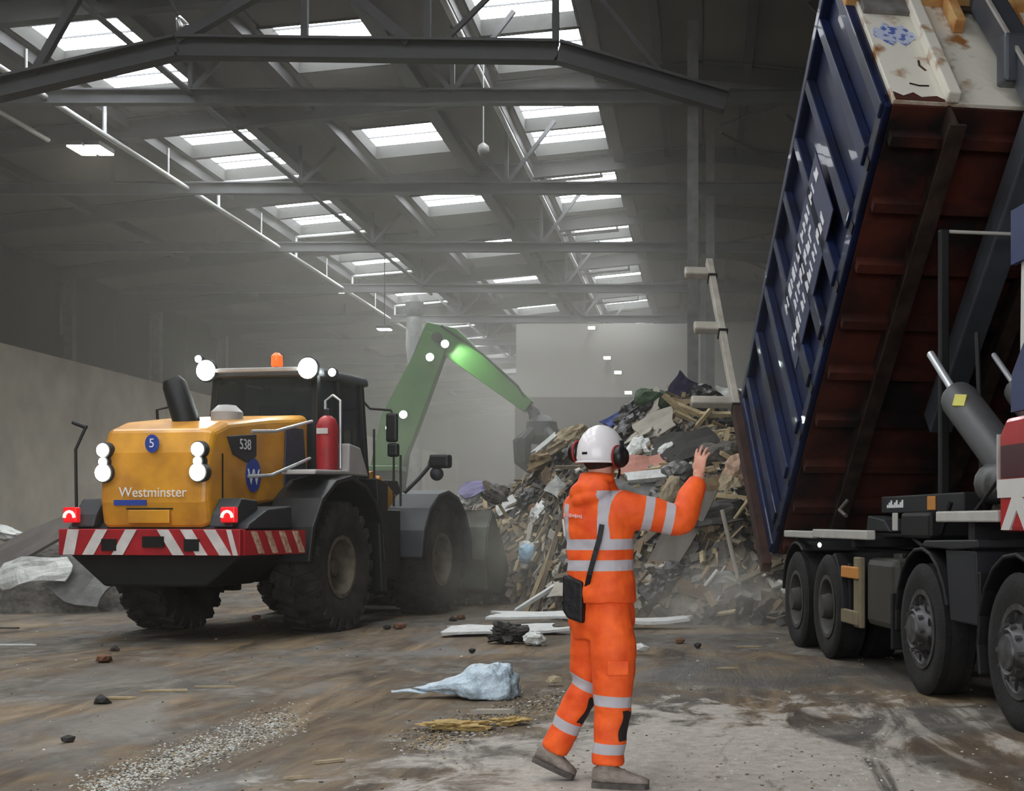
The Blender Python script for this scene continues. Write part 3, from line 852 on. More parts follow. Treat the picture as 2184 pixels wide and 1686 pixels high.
# front lamp on a stalk, lift arms, cylinders, bucket
part('lamp_stalk', m_black, lambda b: b.tube([(1.0, 2.5, 1.75), (1.15, 2.65, 1.95), (1.26, 2.75, 2.12), (1.28, 2.78, 2.22)], .03, 8), bevel=0, smooth='auto')
hl = part('front_lamp', m_black, lambda b: (b.box((1.42, 2.80, 2.20), (.30, .18, .20))), bevel=.04)
part('indicator', m_dgrey, lambda b: b.ell((1.36, 2.80, 2.02), (.10, .08, .10)), smooth=True, bevel=0)
part('yellow_bracket', m_yel, lambda b: b.prism([(1.9, 1.5), (2.5, 1.5), (2.7, 1.75), (2.3, 2.05), (2.0, 2.0)], .50, .62, 'x'))
for sx in (-1, 1):
    part('lift_arm', m_yel, lambda b: b.prism([(2.45, 1.75), (2.65, 2.0), (3.6, 1.55), (4.55, .75), (4.75, .45), (4.5, .35), (4.2, .6), (3.4, 1.25)], sx * .42, sx * .56, 'x'))
    part('lift_cylinder', m_black, lambda b: b.tube([(sx * .62, 2.55, .95), (sx * .62, 3.7, 1.2)], .08, 12), bevel=0, smooth='auto')
m_buck = M('worn_bucket_steel', rgb(84, 90, 82), .6, .3, .3, 3, col2=rgb(58, 52, 44))
bprof = [(4.62, .30), (4.52, .75), (4.62, 1.25), (4.85, 1.52), (4.92, 1.48), (4.72, 1.20), (4.63, .75), (4.72, .36), (5.9, .16), (5.92, .11), (4.75, .24)]
bk = part('bucket', m_buck, lambda b: b.prism(bprof, -1.45, 1.45, 'x'), bevel=0)
for sx in (-1, 1):
    part('bucket_side', m_buck, lambda b: b.prism([(4.60, .28), (4.54, .75), (4.64, 1.25), (4.86, 1.5), (5.35, .95), (5.9, .16), (4.75, .24)], sx * 1.43, sx * 1.47, 'x'), parent=bk, bevel=0)
for k in range(4):
    xk = -.9 + k * .6
    part('bucket_rib', m_buck, lambda b: b.prism([(4.48, .7), (4.55, .7), (4.68, 1.3), (4.60, 1.3)], xk - .05, xk + .05, 'x'), parent=bk, bevel=0)
# ================================================================== HOOKLIFT TRUCK AND SKIP
# truck frame: local +Y = forward (towards the viewer), local +X = to the viewer's left side of the lorry = near side is x=0, far side x=-2.5
HX, HY = .170, -.985
TRK_ANG = math.atan2(HY, HX) - math.pi / 2
m_chas = M('chassis_black', rgb(15, 15, 17), .6, 0, .25, 5)
m_tyre = M('truck_rubber', rgb(34, 32, 31), .85, 0, .25, 6, .2, 40, col2=rgb(18, 18, 18))
m_alu = M('truck_wheel_steel', rgb(96, 96, 99), .5, .45, .3, 9, col2=rgb(52, 49, 46))
m_tdg = M('truck_dark_grey', rgb(32, 33, 36), .55, 0, .2, 4)
m_tred = M('cab_red', rgb(176, 24, 32), .35, 0, .1, 3, coat=.4)
m_twhite = M('cab_white', rgb(206, 204, 200), .4, 0, .08, 3)
m_navy = M('cab_navy', rgb(24, 38, 92), .4, 0, .1)
m_guard = M('guard_cream', rgb(124, 114, 90), .6, 0, .2, 6)
m_orng = M('reflector_orange', rgb(196, 132, 62), .5, 0, .1)
m_tank = M('tank_grey', rgb(66, 64, 59), .5, .2, .15, 3)
m_bar = M('light_bar_white', rgb(180, 178, 172), .5, 0, .1)

TR = empty('hooklift_truck', (1.0, 14.5, 0), (0, 0, TRK_ANG), label='black and red hooklift lorry tipping a raised skip', category='truck')
# local helper: t = forward from the rear-most marker, w = across from the near side (towards the far side)
def near(w): return w      # heading is towards the viewer, so local +X already points to the far side? set by sign below
SGN = 1 if Matrix.Rotation(TRK_ANG, 3, 'Z') @ Vector((1, 0, 0)) @ Vector((.985, .17, 0)) > 0 else -1
def tp(name, mat, f, smooth=False, bevel=.012, parent=None, **kw):
    mb = MB(); f(mb)
    mb.v = [(SGN * x, y, z) for x, y, z in mb.v]
    return mb.build(name, mat, parent or TR, smooth, bevel, **kw)

def truck_wheel(R, W, rin, steer):
    mb = MB(); h = W / 2
    prof = [(rin, -h * .8), (R * .78, -h), (R * .93, -h * .97), (R, -h * .8), (R - .012, -h * .42), (R, -h * .4), (R, h * .4), (R - .012, h * .42), (R, h * .8), (R * .93, h * .97), (R * .78, h), (rin, h * .8)]
    mb.lathe(prof, 40, 'x', cap=False)
    ty = mb.mesh('tyre')
    mb = MB()
    s = 1 if steer else -1
    # outward face is -x (near side)
    mb.lathe([(rin + .012, -h * .8), (rin + .02, -h * .92), (rin - .02, -h * .92), (rin - .05, -h * .6), (rin - .09, -h * .6 + (.0 if steer else .1)),
              (rin * .56, -h * .6 - (.10 if steer else -.14)), (rin * .5, -h * .6 - (.12 if steer else -.12)), (rin * .30, -h * .6 - (.08 if steer else -.1)),
              (.13, -h * .6 - (.08 if steer else .02)), (.11, -h * .6 - (.13 if steer else .10)), (.001, -h * .6 - (.135 if steer else .105))], 30, 'x', cap=False)
    for k in range(10):
        a = 2 * math.pi * k / 10
        mb.lathe([(.018, -h * .6 - (.08 if steer else -.13)), (.018, -h * .6 - (.115 if steer else -.10)), (.001, -h * .6 - (.116 if steer else -.099))], 6, 'x', (0, math.cos(a) * rin * .60, math.sin(a) * rin * .60), cap=False)
    rm = mb.mesh('rim')
    hl = MB()
    hl.lathe([(.034, -h * .6 - (.052 if steer else -.03)), (.001, -h * .6 - (.056 if steer else -.026))], 10, 'x', cap=False)
    return ty, rm, hl.mesh('hand_holes')
wheelS = truck_wheel(.51, .30, .29, True)
wheelD = truck_wheel(.51, .30, .29, False)
AX = [(-.10, wheelD), (1.16, wheelD), (3.99, wheelS), (5.87, wheelS)]
for t_, (ty, rm, hh) in AX:
    for wx in ((.15, .50) if ty is wheelD[0] else (.15,)):
        for side in (0, 1):
            xx = wx if side == 0 else 2.5 - wx
            o = obj('tyre', ty, m_tyre, TR, 'auto'); o.location = (SGN * xx, t_, .51)
            flip = (SGN < 0) != (side == 1)
            if flip: o.rotation_euler = (0, 0, math.pi)
            if wx == .15:
                r = obj('rim', rm, m_alu if ty is wheelS[0] else M('dusty_dark_rim', rgb(72, 70, 66), .7, .1, .25, 6), o, 'auto')
                if side == 0 and ty is wheelS[0]:
                    for k in range(10):
                        a = 2 * math.pi * (k + .5) / 10
                        q = obj('hand_hole', hh, m_chas, o); q.location = (0, math.cos(a) * .29 * .76, math.sin(a) * .29 * .76)
    tp('axle', m_chas, lambda b: b.tube([(.3, t_, .51), (2.2, t_, .51)], .09, 10), bevel=0)
# chassis
for w0 in (.82, 1.60):
    tp('chassis_rail', m_chas, lambda b: b.bb(w0, w0 + .08, -1.3, 7.0, .78, 1.06))
tp('subframe', m_chas, lambda b: b.bb(.78, 1.72, -1.35, 4.6, 1.07, 1.22))
tp('rear_roller_beam', m_chas, lambda b: b.bb(.5, 2.0, -1.5, -1.25, .75, 1.02))
# mudguards over the wheels (bands, open below)
def guard(b, yc, R, a0, a1, w0, w1, zc_=.51):
    o_, i_ = [], []
    for k in range(0, 11):
        a = math.radians(a0 + (a1 - a0) * k / 10)
        o_.append((yc + math.cos(a) * R, zc_ + math.sin(a) * R)); i_.append((yc + math.cos(a) * (R - .03), zc_ + math.sin(a) * (R - .03)))
    b.prism(o_ + i_[::-1], w0, w1, 'x')
tp('mudguard', m_chas, lambda b: guard(b, 3.99, .64, 20, 186, 0, .40))
tp('mudguard', m_chas, lambda b: guard(b, 5.87, .64, 10, 200, -.02, .42))
tp('mudguard', m_chas, lambda b: guard(b, -.10, .62, 60, 172, 0, .62))
tp('mudguard', m_chas, lambda b: guard(b, 1.16, .62, -10, 60, 0, .62))
tp('mud_flap', m_chas, lambda b: b.bb(0, .36, 3.25, 3.28, .28, .75))
tp('mud_flap', m_chas, lambda b: b.bb(0, .40, 5.22, 5.25, .30, 1.0))
tp('side_panel', m_tdg, lambda b: b.prism([(4.68, 1.14), (4.05, 1.15), (4.10, 1.2), (5.2, 1.22), (5.2, 1.16)], .0, .36, 'x'))
tp('side_panel', M('panel_dark_slate', rgb(30, 31, 37), .6, 0, .15, 4), lambda b: b.prism([(4.62, .62), (5.18, .62), (5.12, 1.14), (4.52, 1.14)], .02, .34, 'x'))
# tank, side guard
tp('fuel_tank', m_tank, lambda b: b.bb(.06, .62, 2.35, 3.16, .42, 1.02), bevel=.06)
tp('tank_cap', m_tank, lambda b: b.tube([(.3, 2.6, 1.0), (.3, 2.6, 1.06)], .06, 12), bevel=0)
gu = tp('side_guard', m_guard, lambda b: b.bb(.02, .07, 2.08, 2.30, .38, 1.02))
tp('guard_rail', m_orng, lambda b: b.bb(.0, .04, 1.72, 2.26, .82, .93), parent=gu)
tp('guard_rail', m_guard, lambda b: b.bb(.0, .04, 1.72, 2.26, .40, .53), parent=gu)
tp('guard_post', m_chas, lambda b: b.bb(.05, .1, 1.78, 1.84, .40, .95), parent=gu)
# pale bars above the wheels
tp('light_bar', m_bar, lambda b: b.bb(.0, .07, -.62, .62, 1.17, 1.245))
tp('light_bar', m_bar, lambda b: b.bb(.0, .09, .65, 2.55, 1.18, 1.265))
tp('light_bar', m_bar, lambda b: b.bb(.0, .09, 4.36, 5.56, 1.34, 1.42))
tp('bar_bracket', m_chas, lambda b: b.bb(.05, .85, -.3, -.2, 1.1, 1.2)); tp('bar_bracket', m_chas, lambda b: b.bb(.05, .85, 1.9, 2.0, 1.1, 1.2)); tp('bar_bracket', m_chas, lambda b: b.bb(.05, .85, 4.9, 5.0, 1.1, 1.38))
lmp = tp('marker_lamp', M('marker_lit', (1, 1, 1), .3, 0, 0, emit=(1, 1, .95), estr=5), lambda b: b.ell((-.02, 1.02, 1.11), (.02, .025, .025), 10, 6), bevel=0)
# hooklift body between the rails: label plate, reflector, boxes, hoses
tp('lift_frame', m_tdg, lambda b: b.bb(.62, .70, 1.2, 3.6, 1.42, 1.56))
lf = tp('lift_frame_plate', m_tdg, lambda b: b.bb(.45, .60, 1.55, 3.75, 1.42, 1.58))
tp('reflector', m_orng, lambda b: b.bb(.44, .452, 2.9, 3.1, 1.44, 1.56), parent=lf)
for k in range(9):                                            # tiny illegible lettering on the frame
    tp('lettering', m_dwhite, lambda b: b.bb(.444, .452, 1.75 + k * .055, 1.785 + k * .055, 1.47, 1.50 + .02 * (k % 3)), parent=lf, bevel=0)
tp('valve_box', m_tdg, lambda b: b.prism([(1.55, 1.25), (2.3, 1.25), (2.1, 1.36), (1.6, 1.40)], .3, .7, 'x'))
tp('maker_plate', m_bar, lambda b: b.bb(.28, .295, 2.42, 2.56, 1.26, 1.42))
tp('hydraulic_box', m_chas, lambda b: b.bb(.25, .75, 2.75, 3.5, 1.2, 1.42), bevel=.03)
tp('hose', m_chas, lambda b: b.tube([(.35, 3.0, 1.42), (.3, 2.9, 1.22), (.3, 3.2, 1.14), (.35, 3.5, 1.25), (.4, 3.6, 1.5)], .022, 8), bevel=0, smooth='auto')
tp('hose', M('hose_grey', rgb(88, 82, 78), .5), lambda b: b.tube([(.4, .55, 1.56), (.3, .6, 1.46), (.3, .85, 1.40)], .02, 8), bevel=0, smooth='auto')
tp('mast_post', m_tdg, lambda b: b.tube([(.66, 3.62, 1.25), (.66, 3.60, 1.9), (.68, 3.45, 2.9)], .022, 8), bevel=0)

# hook arm (L shape in the centre plane of the skip)
th = math.atan2(3.93, 4.38)
CT, ST = math.cos(th), math.sin(th)
T_R, Z_R = -1.38, .97
def sk_pt(u, h, w_=0.0):
    """skip coordinates (u along floor from the tail, h above floor, w across from near side) -> truck local"""
    return Vector((w_, T_R + u * CT - h * ST, Z_R + u * ST + h * CT))
m_arm = M('hook_arm_steel', rgb(88, 92, 100), .4, .3, .15, 4)
arm = tp('hook_arm', m_arm, lambda b: (b.bar(sk_pt(6.12, 1.50, 1.25), sk_pt(6.22, -.45, 1.25), .22, .26), b.bar(sk_pt(6.22, -.45, 1.25), sk_pt(2.6, -.50, 1.25), .24, .28)), bevel=.02)
tp('arm_edge', m_lightgrey, lambda b: b.bar(sk_pt(6.27, 1.45, 1.14), sk_pt(6.36, -.40, 1.14), .03, .03), parent=arm, bevel=0)
tp('hook', m_arm, lambda b: b.tube([sk_pt(6.12, 1.35, 1.25), sk_pt(6.14, 1.62, 1.25), sk_pt(6.02, 1.70, 1.25), sk_pt(5.93, 1.60, 1.25), sk_pt(5.93, 1.45, 1.25)], [.1, .09, .07, .06, .04], 10), parent=arm, bevel=0, smooth='auto')
tp('arm_box', m_arm, lambda b: b.box(sk_pt(6.20, .25, 1.25), (.42, .22, .42)), parent=arm, bevel=.03)
# lift cylinder with rod on the near side
pA = (px(1985, 755, 11.5), px(2043, 848, 11.0), px(2165, 1010, 10.0))
inv = (Matrix.Translation(TR.location) @ Matrix.Rotation(TRK_ANG, 4, 'Z')).inverted()
loc = [inv @ p for p in pA]
def raw(name, mat, f, smooth='auto', parent=None):
    mb = MB(); f(mb); return mb.build(name, mat, parent or TR, smooth)
raw('cylinder_rod', m_chrome, lambda b: b.tube([loc[0], loc[1]], .035, 12))
cyl = raw('lift_cylinder', M('cylinder_grey', rgb(74, 74, 76), .5, 0, .1), lambda b: b.tube([loc[1] - (loc[2] - loc[1]).normalized() * .05, loc[1], loc[1] + (loc[2] - loc[1]).normalized() * .05, loc[2]], [.09, .145, .155, .155], 20))
dvec = (loc[2] - loc[1]).normalized()
camv = (inv @ Vector((0, 0, CAMH)) - loc[1]); side_ = dvec.cross(camv).normalized(); nv = side_.cross(dvec).normalized()
dc = loc[1] + dvec * .26 + nv * .158
raw('warning_diamond', M('warning_yellow', rgb(196, 190, 70), .5, 0, .05), lambda b: b.add([dc + dvec * .10, dc + side_ * .07, dc - dvec * .10, dc - side_ * .07, dc + dvec * .1 - nv * .03, dc + side_ * .07 - nv * .03, dc - dvec * .1 - nv * .03, dc - side_ * .07 - nv * .03], [(0, 1, 2, 3), (7, 6, 5, 4), (0, 4, 5, 1), (1, 5, 6, 2), (2, 6, 7, 3), (3, 7, 4, 0)]), False, cyl)
raw('cylinder_rod', m_chrome, lambda b: b.tube([inv @ px(2120, 757, 11.6), inv @ px(2172, 832, 11.0)], .025, 10))
raw('lift_cylinder', M('cylinder_grey', rgb(74, 74, 76)), lambda b: b.tube([inv @ px(2172, 832, 11.0), inv @ px(2260, 960, 10.2)], .12, 16))

# cab: lower corner, stripes, back wall
cabo = tp('cab_body', m_tred, lambda b: b.prism([(5.60, 1.28), (5.60, 1.92), (5.72, 2.02), (7.9, 2.05), (7.9, 1.28)], .0, 2.5, 'x'), bevel=.03)
tp('cab_upper', m_twhite, lambda b: b.prism([(5.82, 2.03), (5.86, 3.35), (6.1, 3.6), (7.6, 3.55), (7.9, 2.9), (7.9, 2.03)], .03, 2.47, 'x'), bevel=.05)
tp('stripe', m_twhite, lambda b: b.bb(-.012, .02, 5.60, 7.4, 1.50, 1.62), parent=cabo, bevel=0)
tp('window_band', M('cab_maroon', rgb(70, 20, 36), .3), lambda b: b.bb(-.012, .02, 5.66, 6.2, 1.63, 1.84), parent=cabo, bevel=0)
tp('chevron', m_twhite, lambda b: b.prism([(5.66, 1.29), (5.80, 1.29), (5.92, 1.42), (6.04, 1.29), (6.3, 1.29), (6.0, 1.50), (5.84, 1.50)], -.012, .01, 'x'), parent=cabo, bevel=0)
tp('edge_trim', m_bar, lambda b: b.bb(-.01, .05, 5.585, 5.605, 1.55, 1.92), parent=cabo, bevel=0)
tp('navy_panel', m_navy, lambda b: b.prism([(5.80, 2.05), (6.35, 2.05), (6.35, 2.75), (5.98, 2.45), (5.82, 2.30)], .0, .035, 'x'), parent=cabo, bevel=0)
tp('navy_panel', m_navy, lambda b: b.bb(.0, .04, 5.80, 6.3, 3.0, 3.35), parent=cabo, bevel=0)
tp('air_tank', m_alu, lambda b: b.tube([(.30, 4.75, 1.62), (.30, 5.35, 1.62)], .15, 16), bevel=0, smooth='auto')
tp('silver_cover', M('crumpled_silver', rgb(176, 176, 172), .35, .5, .3, 14, .6, 12), lambda b: b.prism([(4.98, 1.44), (5.46, 1.44), (5.50, 1.75), (5.30, 2.02), (5.05, 1.86)], .32, .8, 'x'), bevel=.05)
tp('grab_strut', m_chas, lambda b: b.tube([(.1, 4.92, 1.42), (.05, 5.58, 1.68)], .014, 6), bevel=0)
tp('head_board_rail', m_bar, lambda b: b.bb(.50, 2.3, 3.02, 3.06, 3.80, 3.83))
tp('head_board_post', m_chas, lambda b: b.bb(.50, .58, 3.0, 3.08, 1.2, 3.83))

# ------------------------------------------------------------------ the skip
m_sblue = M('skip_blue', rgb(20, 34, 74), .5, 0, .3, 1.8, col2=rgb(8, 12, 30), coat=.1, spec=.3)
m_rust = M('skip_rust', rgb(74, 30, 18), .85, 0, .5, 1.6, .2, 14, col2=rgb(20, 10, 9), thresh=(.38, .66))
m_rustb = M('bright_rust', rgb(168, 104, 50), .85, 0, .3, 5, .2, 20, col2=rgb(214, 178, 120))
m_swhite = M('chipped_white_paint', rgb(216, 212, 200), .6, 0, .2, 3.4, .1, 12, col2=rgb(150, 104, 56), thresh=(.33, .46))
m_run = M('runner_steel', rgb(66, 54, 48), .6, .2, .3, 5, col2=rgb(36, 24, 20))
SKP = empty('skip_container', (1.0, 14.5, 0), (0, 0, TRK_ANG), label='tall dark blue open skip tipped up on the lorry, rusty underside and white front wall', category='skip')
def sp(name, mat, f, smooth=False, bevel=.01, parent=None):
    mb = MB(); f(mb)
    mb.v = [(lambda q: (SGN * q.x, q.y, q.z))(sk_pt(u, h, w_)) for (w_, u, h) in mb.v]
    return mb.build(name, mat, parent or SKP, smooth, bevel)
LS, HS, WS = 5.88, 2.62, 2.5
# side walls: sheet set back between the ribs, bottom sill, top rail
for w0, w1, near_ in ((.10, .14, True), (2.36, 2.40, False)):
    sd = sp('side_sheet', m_sblue, lambda b: b.bb(w0, w1, 0, LS, 0, HS))
    wr0, wr1 = (.0, .10) if near_ else (2.40, 2.5)
    sp('top_rail', m_sblue, lambda b: b.bb(wr0, w1 if near_ else 2.5, 0, LS, HS - .14, HS), parent=sd, bevel=.02)
    sp('bottom_sill', m_sblue, lambda b: b.bb(wr0 + .03, wr1, 0, LS, -.02, .16), parent=sd, bevel=.02)
    for u in (.45, 1.20, 1.90, 2.58, 3.22, 3.90, 4.58, 5.26):
        sp('side_rib', m_sblue, lambda b: b.prism([(u - .10, .14), (u + .10, .14), (u + .06, HS - .13), (u - .06, HS - .13)], wr0, wr1, 'x'), parent=sd, bevel=.015)
        if near_: sp('drain_hole', m_chas, lambda b: b.bb(.02, .12, u - .05, u + .05, -.01, .09), parent=sd, bevel=0)
    sp('corner_post', m_sblue, lambda b: b.bb(wr0, wr1, LS - .16, LS, 0, HS), parent=sd, bevel=.02)
    sp('corner_post', m_sblue, lambda b: b.bb(wr0, wr1, 0, .16, 0, HS), parent=sd, bevel=.02)
    if near_:
        plate = sp('name_panel', M('name_panel_blue', rgb(44, 50, 84), .5, 0, .1), lambda b: b.bb(.0, .012, 2.3, 4.35, .62, 1.62), parent=sd, bevel=0)
        random.seed(3)
        for row, (h0, u0, u1) in enumerate([(1.34, 2.45, 4.25), (1.06, 2.75, 3.75), (.80, 2.4, 4.05)]):   # worn, illegible lettering
            u = u0
            while u < u1:
                wd = random.uniform(.05, .11)
                sp('letter', m_dwhite, lambda b: (b.bb(-.006, .002, u, u + .03, h0, h0 + .16), b.bb(-.006, .002, u + .028, u + wd, h0 + random.choice((.0, .06, .12)), h0 + random.choice((.04, .10, .16)) + .02)) , parent=plate, bevel=0)
                u += wd + .045
# floor sheet, cross members, runners
fl = sp('floor_sheet', m_rust, lambda b: b.bb(.10, 2.4, 0, LS, -.02, .03))
for u in (.25, .9, 1.55, 2.24, 2.90, 3.56, 4.24, 4.92, 5.6):
    sp('cross_member', m_rust, lambda b: b.bb(.12, 2.38, u - .05, u + .05, -.14, -.02), parent=fl, bevel=0)
for w0 in (.58, 1.72):
    sp('runner', m_run, lambda b: (b.bb(w0, w0 + .03, .1, LS + .02, -.30, -.02), b.bb(w0 - .05, w0 + .10, .1, LS + .02, -.325, -.30)), parent=fl, bevel=0)
# front wall
fw = sp('front_wall', m_swhite, lambda b: b.bb(.10, 2.4, LS - .02, LS + .04, .0, HS))
sp('front_rail', m_rustb, lambda b: b.bb(.0, 2.5, LS - .04, LS + .14, 1.68, 2.05), parent=fw, bevel=.02)
sp('front_stiffener', m_swhite, lambda b: b.bb(.56, .68, LS + .04, LS + .15, -.02, 1.68), parent=fw, bevel=.015)
sp('front_stiffener', m_swhite, lambda b: b.bb(1.80, 1.92, LS + .04, LS + .15, -.02, 1.68), parent=fw, bevel=.015)
sp('ledge', M('ledge_grey', rgb(130, 128, 126), .6, 0, .3, 6), lambda b: b.bb(.12, .56, LS + .04, LS + .09, 1.46, 1.68), parent=fw, bevel=.01)
sp('hook_bar', m_run, lambda b: b.tube([(.95, LS + .12, 1.5), (1.55, LS + .12, 1.5)], .035, 10), parent=fw, bevel=0)
sp('hook_plate', m_rustb, lambda b: b.bb(.92, 1.02, LS + .04, LS + .18, 1.2, 1.75), parent=fw); sp('hook_plate', m_rustb, lambda b: b.bb(1.48, 1.58, LS + .04, LS + .18, 1.2, 1.75), parent=fw)
# faded round sticker
n_ = 20
sp('faded_sticker', M('faded_sticker', rgb(178, 186, 208), .6, 0, .4, 16, col2=rgb(86, 104, 176), thresh=(.42, .50)), lambda b: b.prism([(.34 + .20 * math.cos(2 * math.pi * k / n_), 1.10 + (.17 + .06 * math.sin(k * 2.4)) * math.sin(2 * math.pi * k / n_)) for k in range(n_)], LS + .041, LS + .045, 'y'), parent=fw, bevel=0)
sp('scratch', m_rust, lambda b: b.tube([(.30, LS + .042, .27), (.38, LS + .042, .24), (.47, LS + .042, .245)], .009, 5), parent=fw, bevel=0)
sp('scratch', m_rust, lambda b: b.tube([(.47, LS + .042, .66), (.46, LS + .042, .58), (.50, LS + .042, .50)], .010, 5), parent=fw, bevel=0)
sp('rust_skirt', m_rust, lambda b: b.prism([(.12, .0), (.12, .12), (.2, .06), (.3, .12), (.36, .05), (.5, .08), (.56, .03), (.56, .0)], LS + .041, LS + .047, 'y'), parent=fw, bevel=0)
# open tail door seen edge on: rusty lower post, pale upper post with hinge lugs
td = sp('tail_door_post', M('door_rust', rgb(62, 36, 26), .8, 0, .4, 4, .2, 12), lambda b: b.bb(-.10, .02, -.16, .0, -.15, 2.52))
sp('door_edge', M('door_pale', rgb(178, 172, 160), .6, 0, .2, 5), lambda b: b.bb(-.085, .01, -.15, -.02, 2.52, 5.6), parent=td)
sp('door_liner', m_bar, lambda b: b.bb(.03, .06, -.06, .0, .1, 2.3), parent=td, bevel=0)
for h0 in (2.58, 4.05, 5.25):
    sp('hinge_lug', M('door_pale', rgb(178, 172, 160)), lambda b: b.bb(-.42 if h0 > 3 else -.62, -.05, -.14, -.03, h0, h0 + (.16 if h0 > 3 else .14)), parent=td, bevel=.02)
    sp('hinge_band', m_chas, lambda b: b.bb(-.10, .03, -.17, .0, h0 - .05, h0 - .02), parent=td, bevel=0)
# ================================================================== GREEN GRAB CRANE (material handler)
m_green = M('crane_green', rgb(52, 100, 38), .45, 0, .15, 2, coat=.2)
CR = empty('grab_crane', (-8.9, 34.0, 0), label='green grab crane with bent boom working behind the loader', category='crane')
def cp(name, mat, f, smooth=False, bevel=.02, parent=None):
    mb = MB(); f(mb); return mb.build(name, mat, parent or CR, smooth, bevel)
def lc(x, y, Y=34.0):
    p = px(x, y, Y); return Vector((p.x + 8.9, p.y - 34.0, p.z))
for sx in (-1, 1):
    tk = cp('track', m_rubber, lambda b: b.prism([(-1.7, .15), (-1.9, .5), (-1.7, .85), (1.7, .85), (1.9, .5), (1.7, .15), (1.4, .0), (-1.4, .0)], sx * 1.0 - .28, sx * 1.0 + .28, 'x'))
    for k in range(5):
        cp('track_wheel', m_black, lambda b: b.lathe([(.24, -.3), (.24, .3)], 16, 'x', (sx * 1.0, -1.3 + k * .65, .36)), parent=tk, bevel=0)
cp('undercarriage', m_black, lambda b: b.bb(-.9, .9, -1.0, 1.0, .45, 1.0))
cp('turntable', m_black, lambda b: b.lathe([(.7, 1.0), (.7, 1.2)], 24, 'z'), bevel=0)
cp('engine_house', m_green, lambda b: b.prism([(-1.9, 1.2), (1.3, 1.2), (1.3, 1.9), (.6, 2.2), (-1.7, 2.3), (-2.0, 2.0)], -1.2, 1.2, 'y'), bevel=.06)
cb = cp('operator_cab', m_green, lambda b: b.bb(.2, 1.5, -1.3, -.35, 1.2, 1.5))
cp('cab_glass', m_glass, lambda b: b.bb(.25, 1.45, -1.27, -.38, 1.5, 2.55), parent=cb)
cp('cab_roof', m_green, lambda b: b.bb(.15, 1.55, -1.32, -.33, 2.55, 2.68), parent=cb)
foot = Vector((.75, 0, 1.9)); elbow = lc(936, 722); tip = lc(1128, 868)
mid = lc(842, 900)
def boxbeam(b, pts, ws, d=.42):
    """plate box beam in the XZ plane through pts with depths ws"""
    up_, lo_ = [], []
    for i, p in enumerate(pts):
        t = (pts[min(i + 1, len(pts) - 1)] - pts[max(i - 1, 0)]).normalized(); n = Vector((-t.z, 0, t.x))
        up_.append(p + n * ws[i] / 2); lo_.append(p - n * ws[i] / 2)
    b.prism([(p.x, p.z) for p in up_] + [(p.x, p.z) for p in lo_[::-1]], -d / 2, d / 2, 'y')
cp('boom', m_green, lambda b: boxbeam(b, [foot, foot.lerp(elbow, .45) + Vector((-.1, 0, .12)), elbow + Vector((0, 0, .05))], [.6, .95, .62]))
cp('stick', m_green, lambda b: boxbeam(b, [elbow + Vector((-.35, 0, .22)), elbow + Vector((.25, 0, -.05)), tip], [.4, .72, .34], .36))
cp('elbow_pin', m_black, lambda b: b.lathe([(.13, -.3), (.13, .3)], 16, 'y', elbow), bevel=0)
cp('boom_cylinder', m_dgrey, lambda b: b.tube([Vector((1.25, .3, 1.6)), foot.lerp(elbow, .55)], .09, 12), bevel=0, smooth='auto')
cp('stick_cylinder', m_dgrey, lambda b: b.tube([foot.lerp(elbow, .6) + Vector((-.3, 0, .35)), elbow + Vector((-.3, 0, .25))], .08, 12), bevel=0, smooth='auto')
cp('hose', m_black, lambda b: b.tube([elbow + Vector((.1, -.2, .3)), elbow.lerp(tip, .4) + Vector((.22, -.2, .28)), elbow.lerp(tip, .8) + Vector((.2, -.2, .16)), tip + Vector((.1, -.1, -.1))], .03, 8), bevel=0, smooth='auto')
for (x, y) in [(955, 737), (923, 765), (867, 886), (838, 914)]:
    p = lc(x, y); p.y = -.36
    lm = cp('work_lamp', m_black, lambda b: b.lathe([(.05, p.y + .12), (.10, p.y + .06), (.10, p.y)], 14, 'y', (p.x, 0, p.z)), bevel=0, smooth='auto')
    cp('lens', M('crane_lamp_lens', (1, 1, 1), .2, 0, 0, emit=(.85, 1, .88), estr=90), lambda b: b.lathe([(.095, p.y - .004), (.001, p.y - .03)], 14, 'y', (p.x, 0, p.z), cap=False), parent=lm, bevel=0)
# light of the lamp at the elbow, shining down the stick
sl_ = bpy.data.lights.new('elbow_lamp_beam', 'SPOT'); sl_.energy = 260; sl_.color = (.85, 1, .8); sl_.spot_size = math.radians(60); sl_.spot_blend = .8; sl_.shadow_soft_size = .08
slo = bpy.data.objects.new('elbow_lamp_beam', sl_); COL.objects.link(slo); slo.parent = CR
slo.location = lc(948, 742) + Vector((0, -.62, .1))
slo.rotation_euler = ((elbow.lerp(tip, .45) - slo.location).to_track_quat('-Z', 'Y')).to_euler()
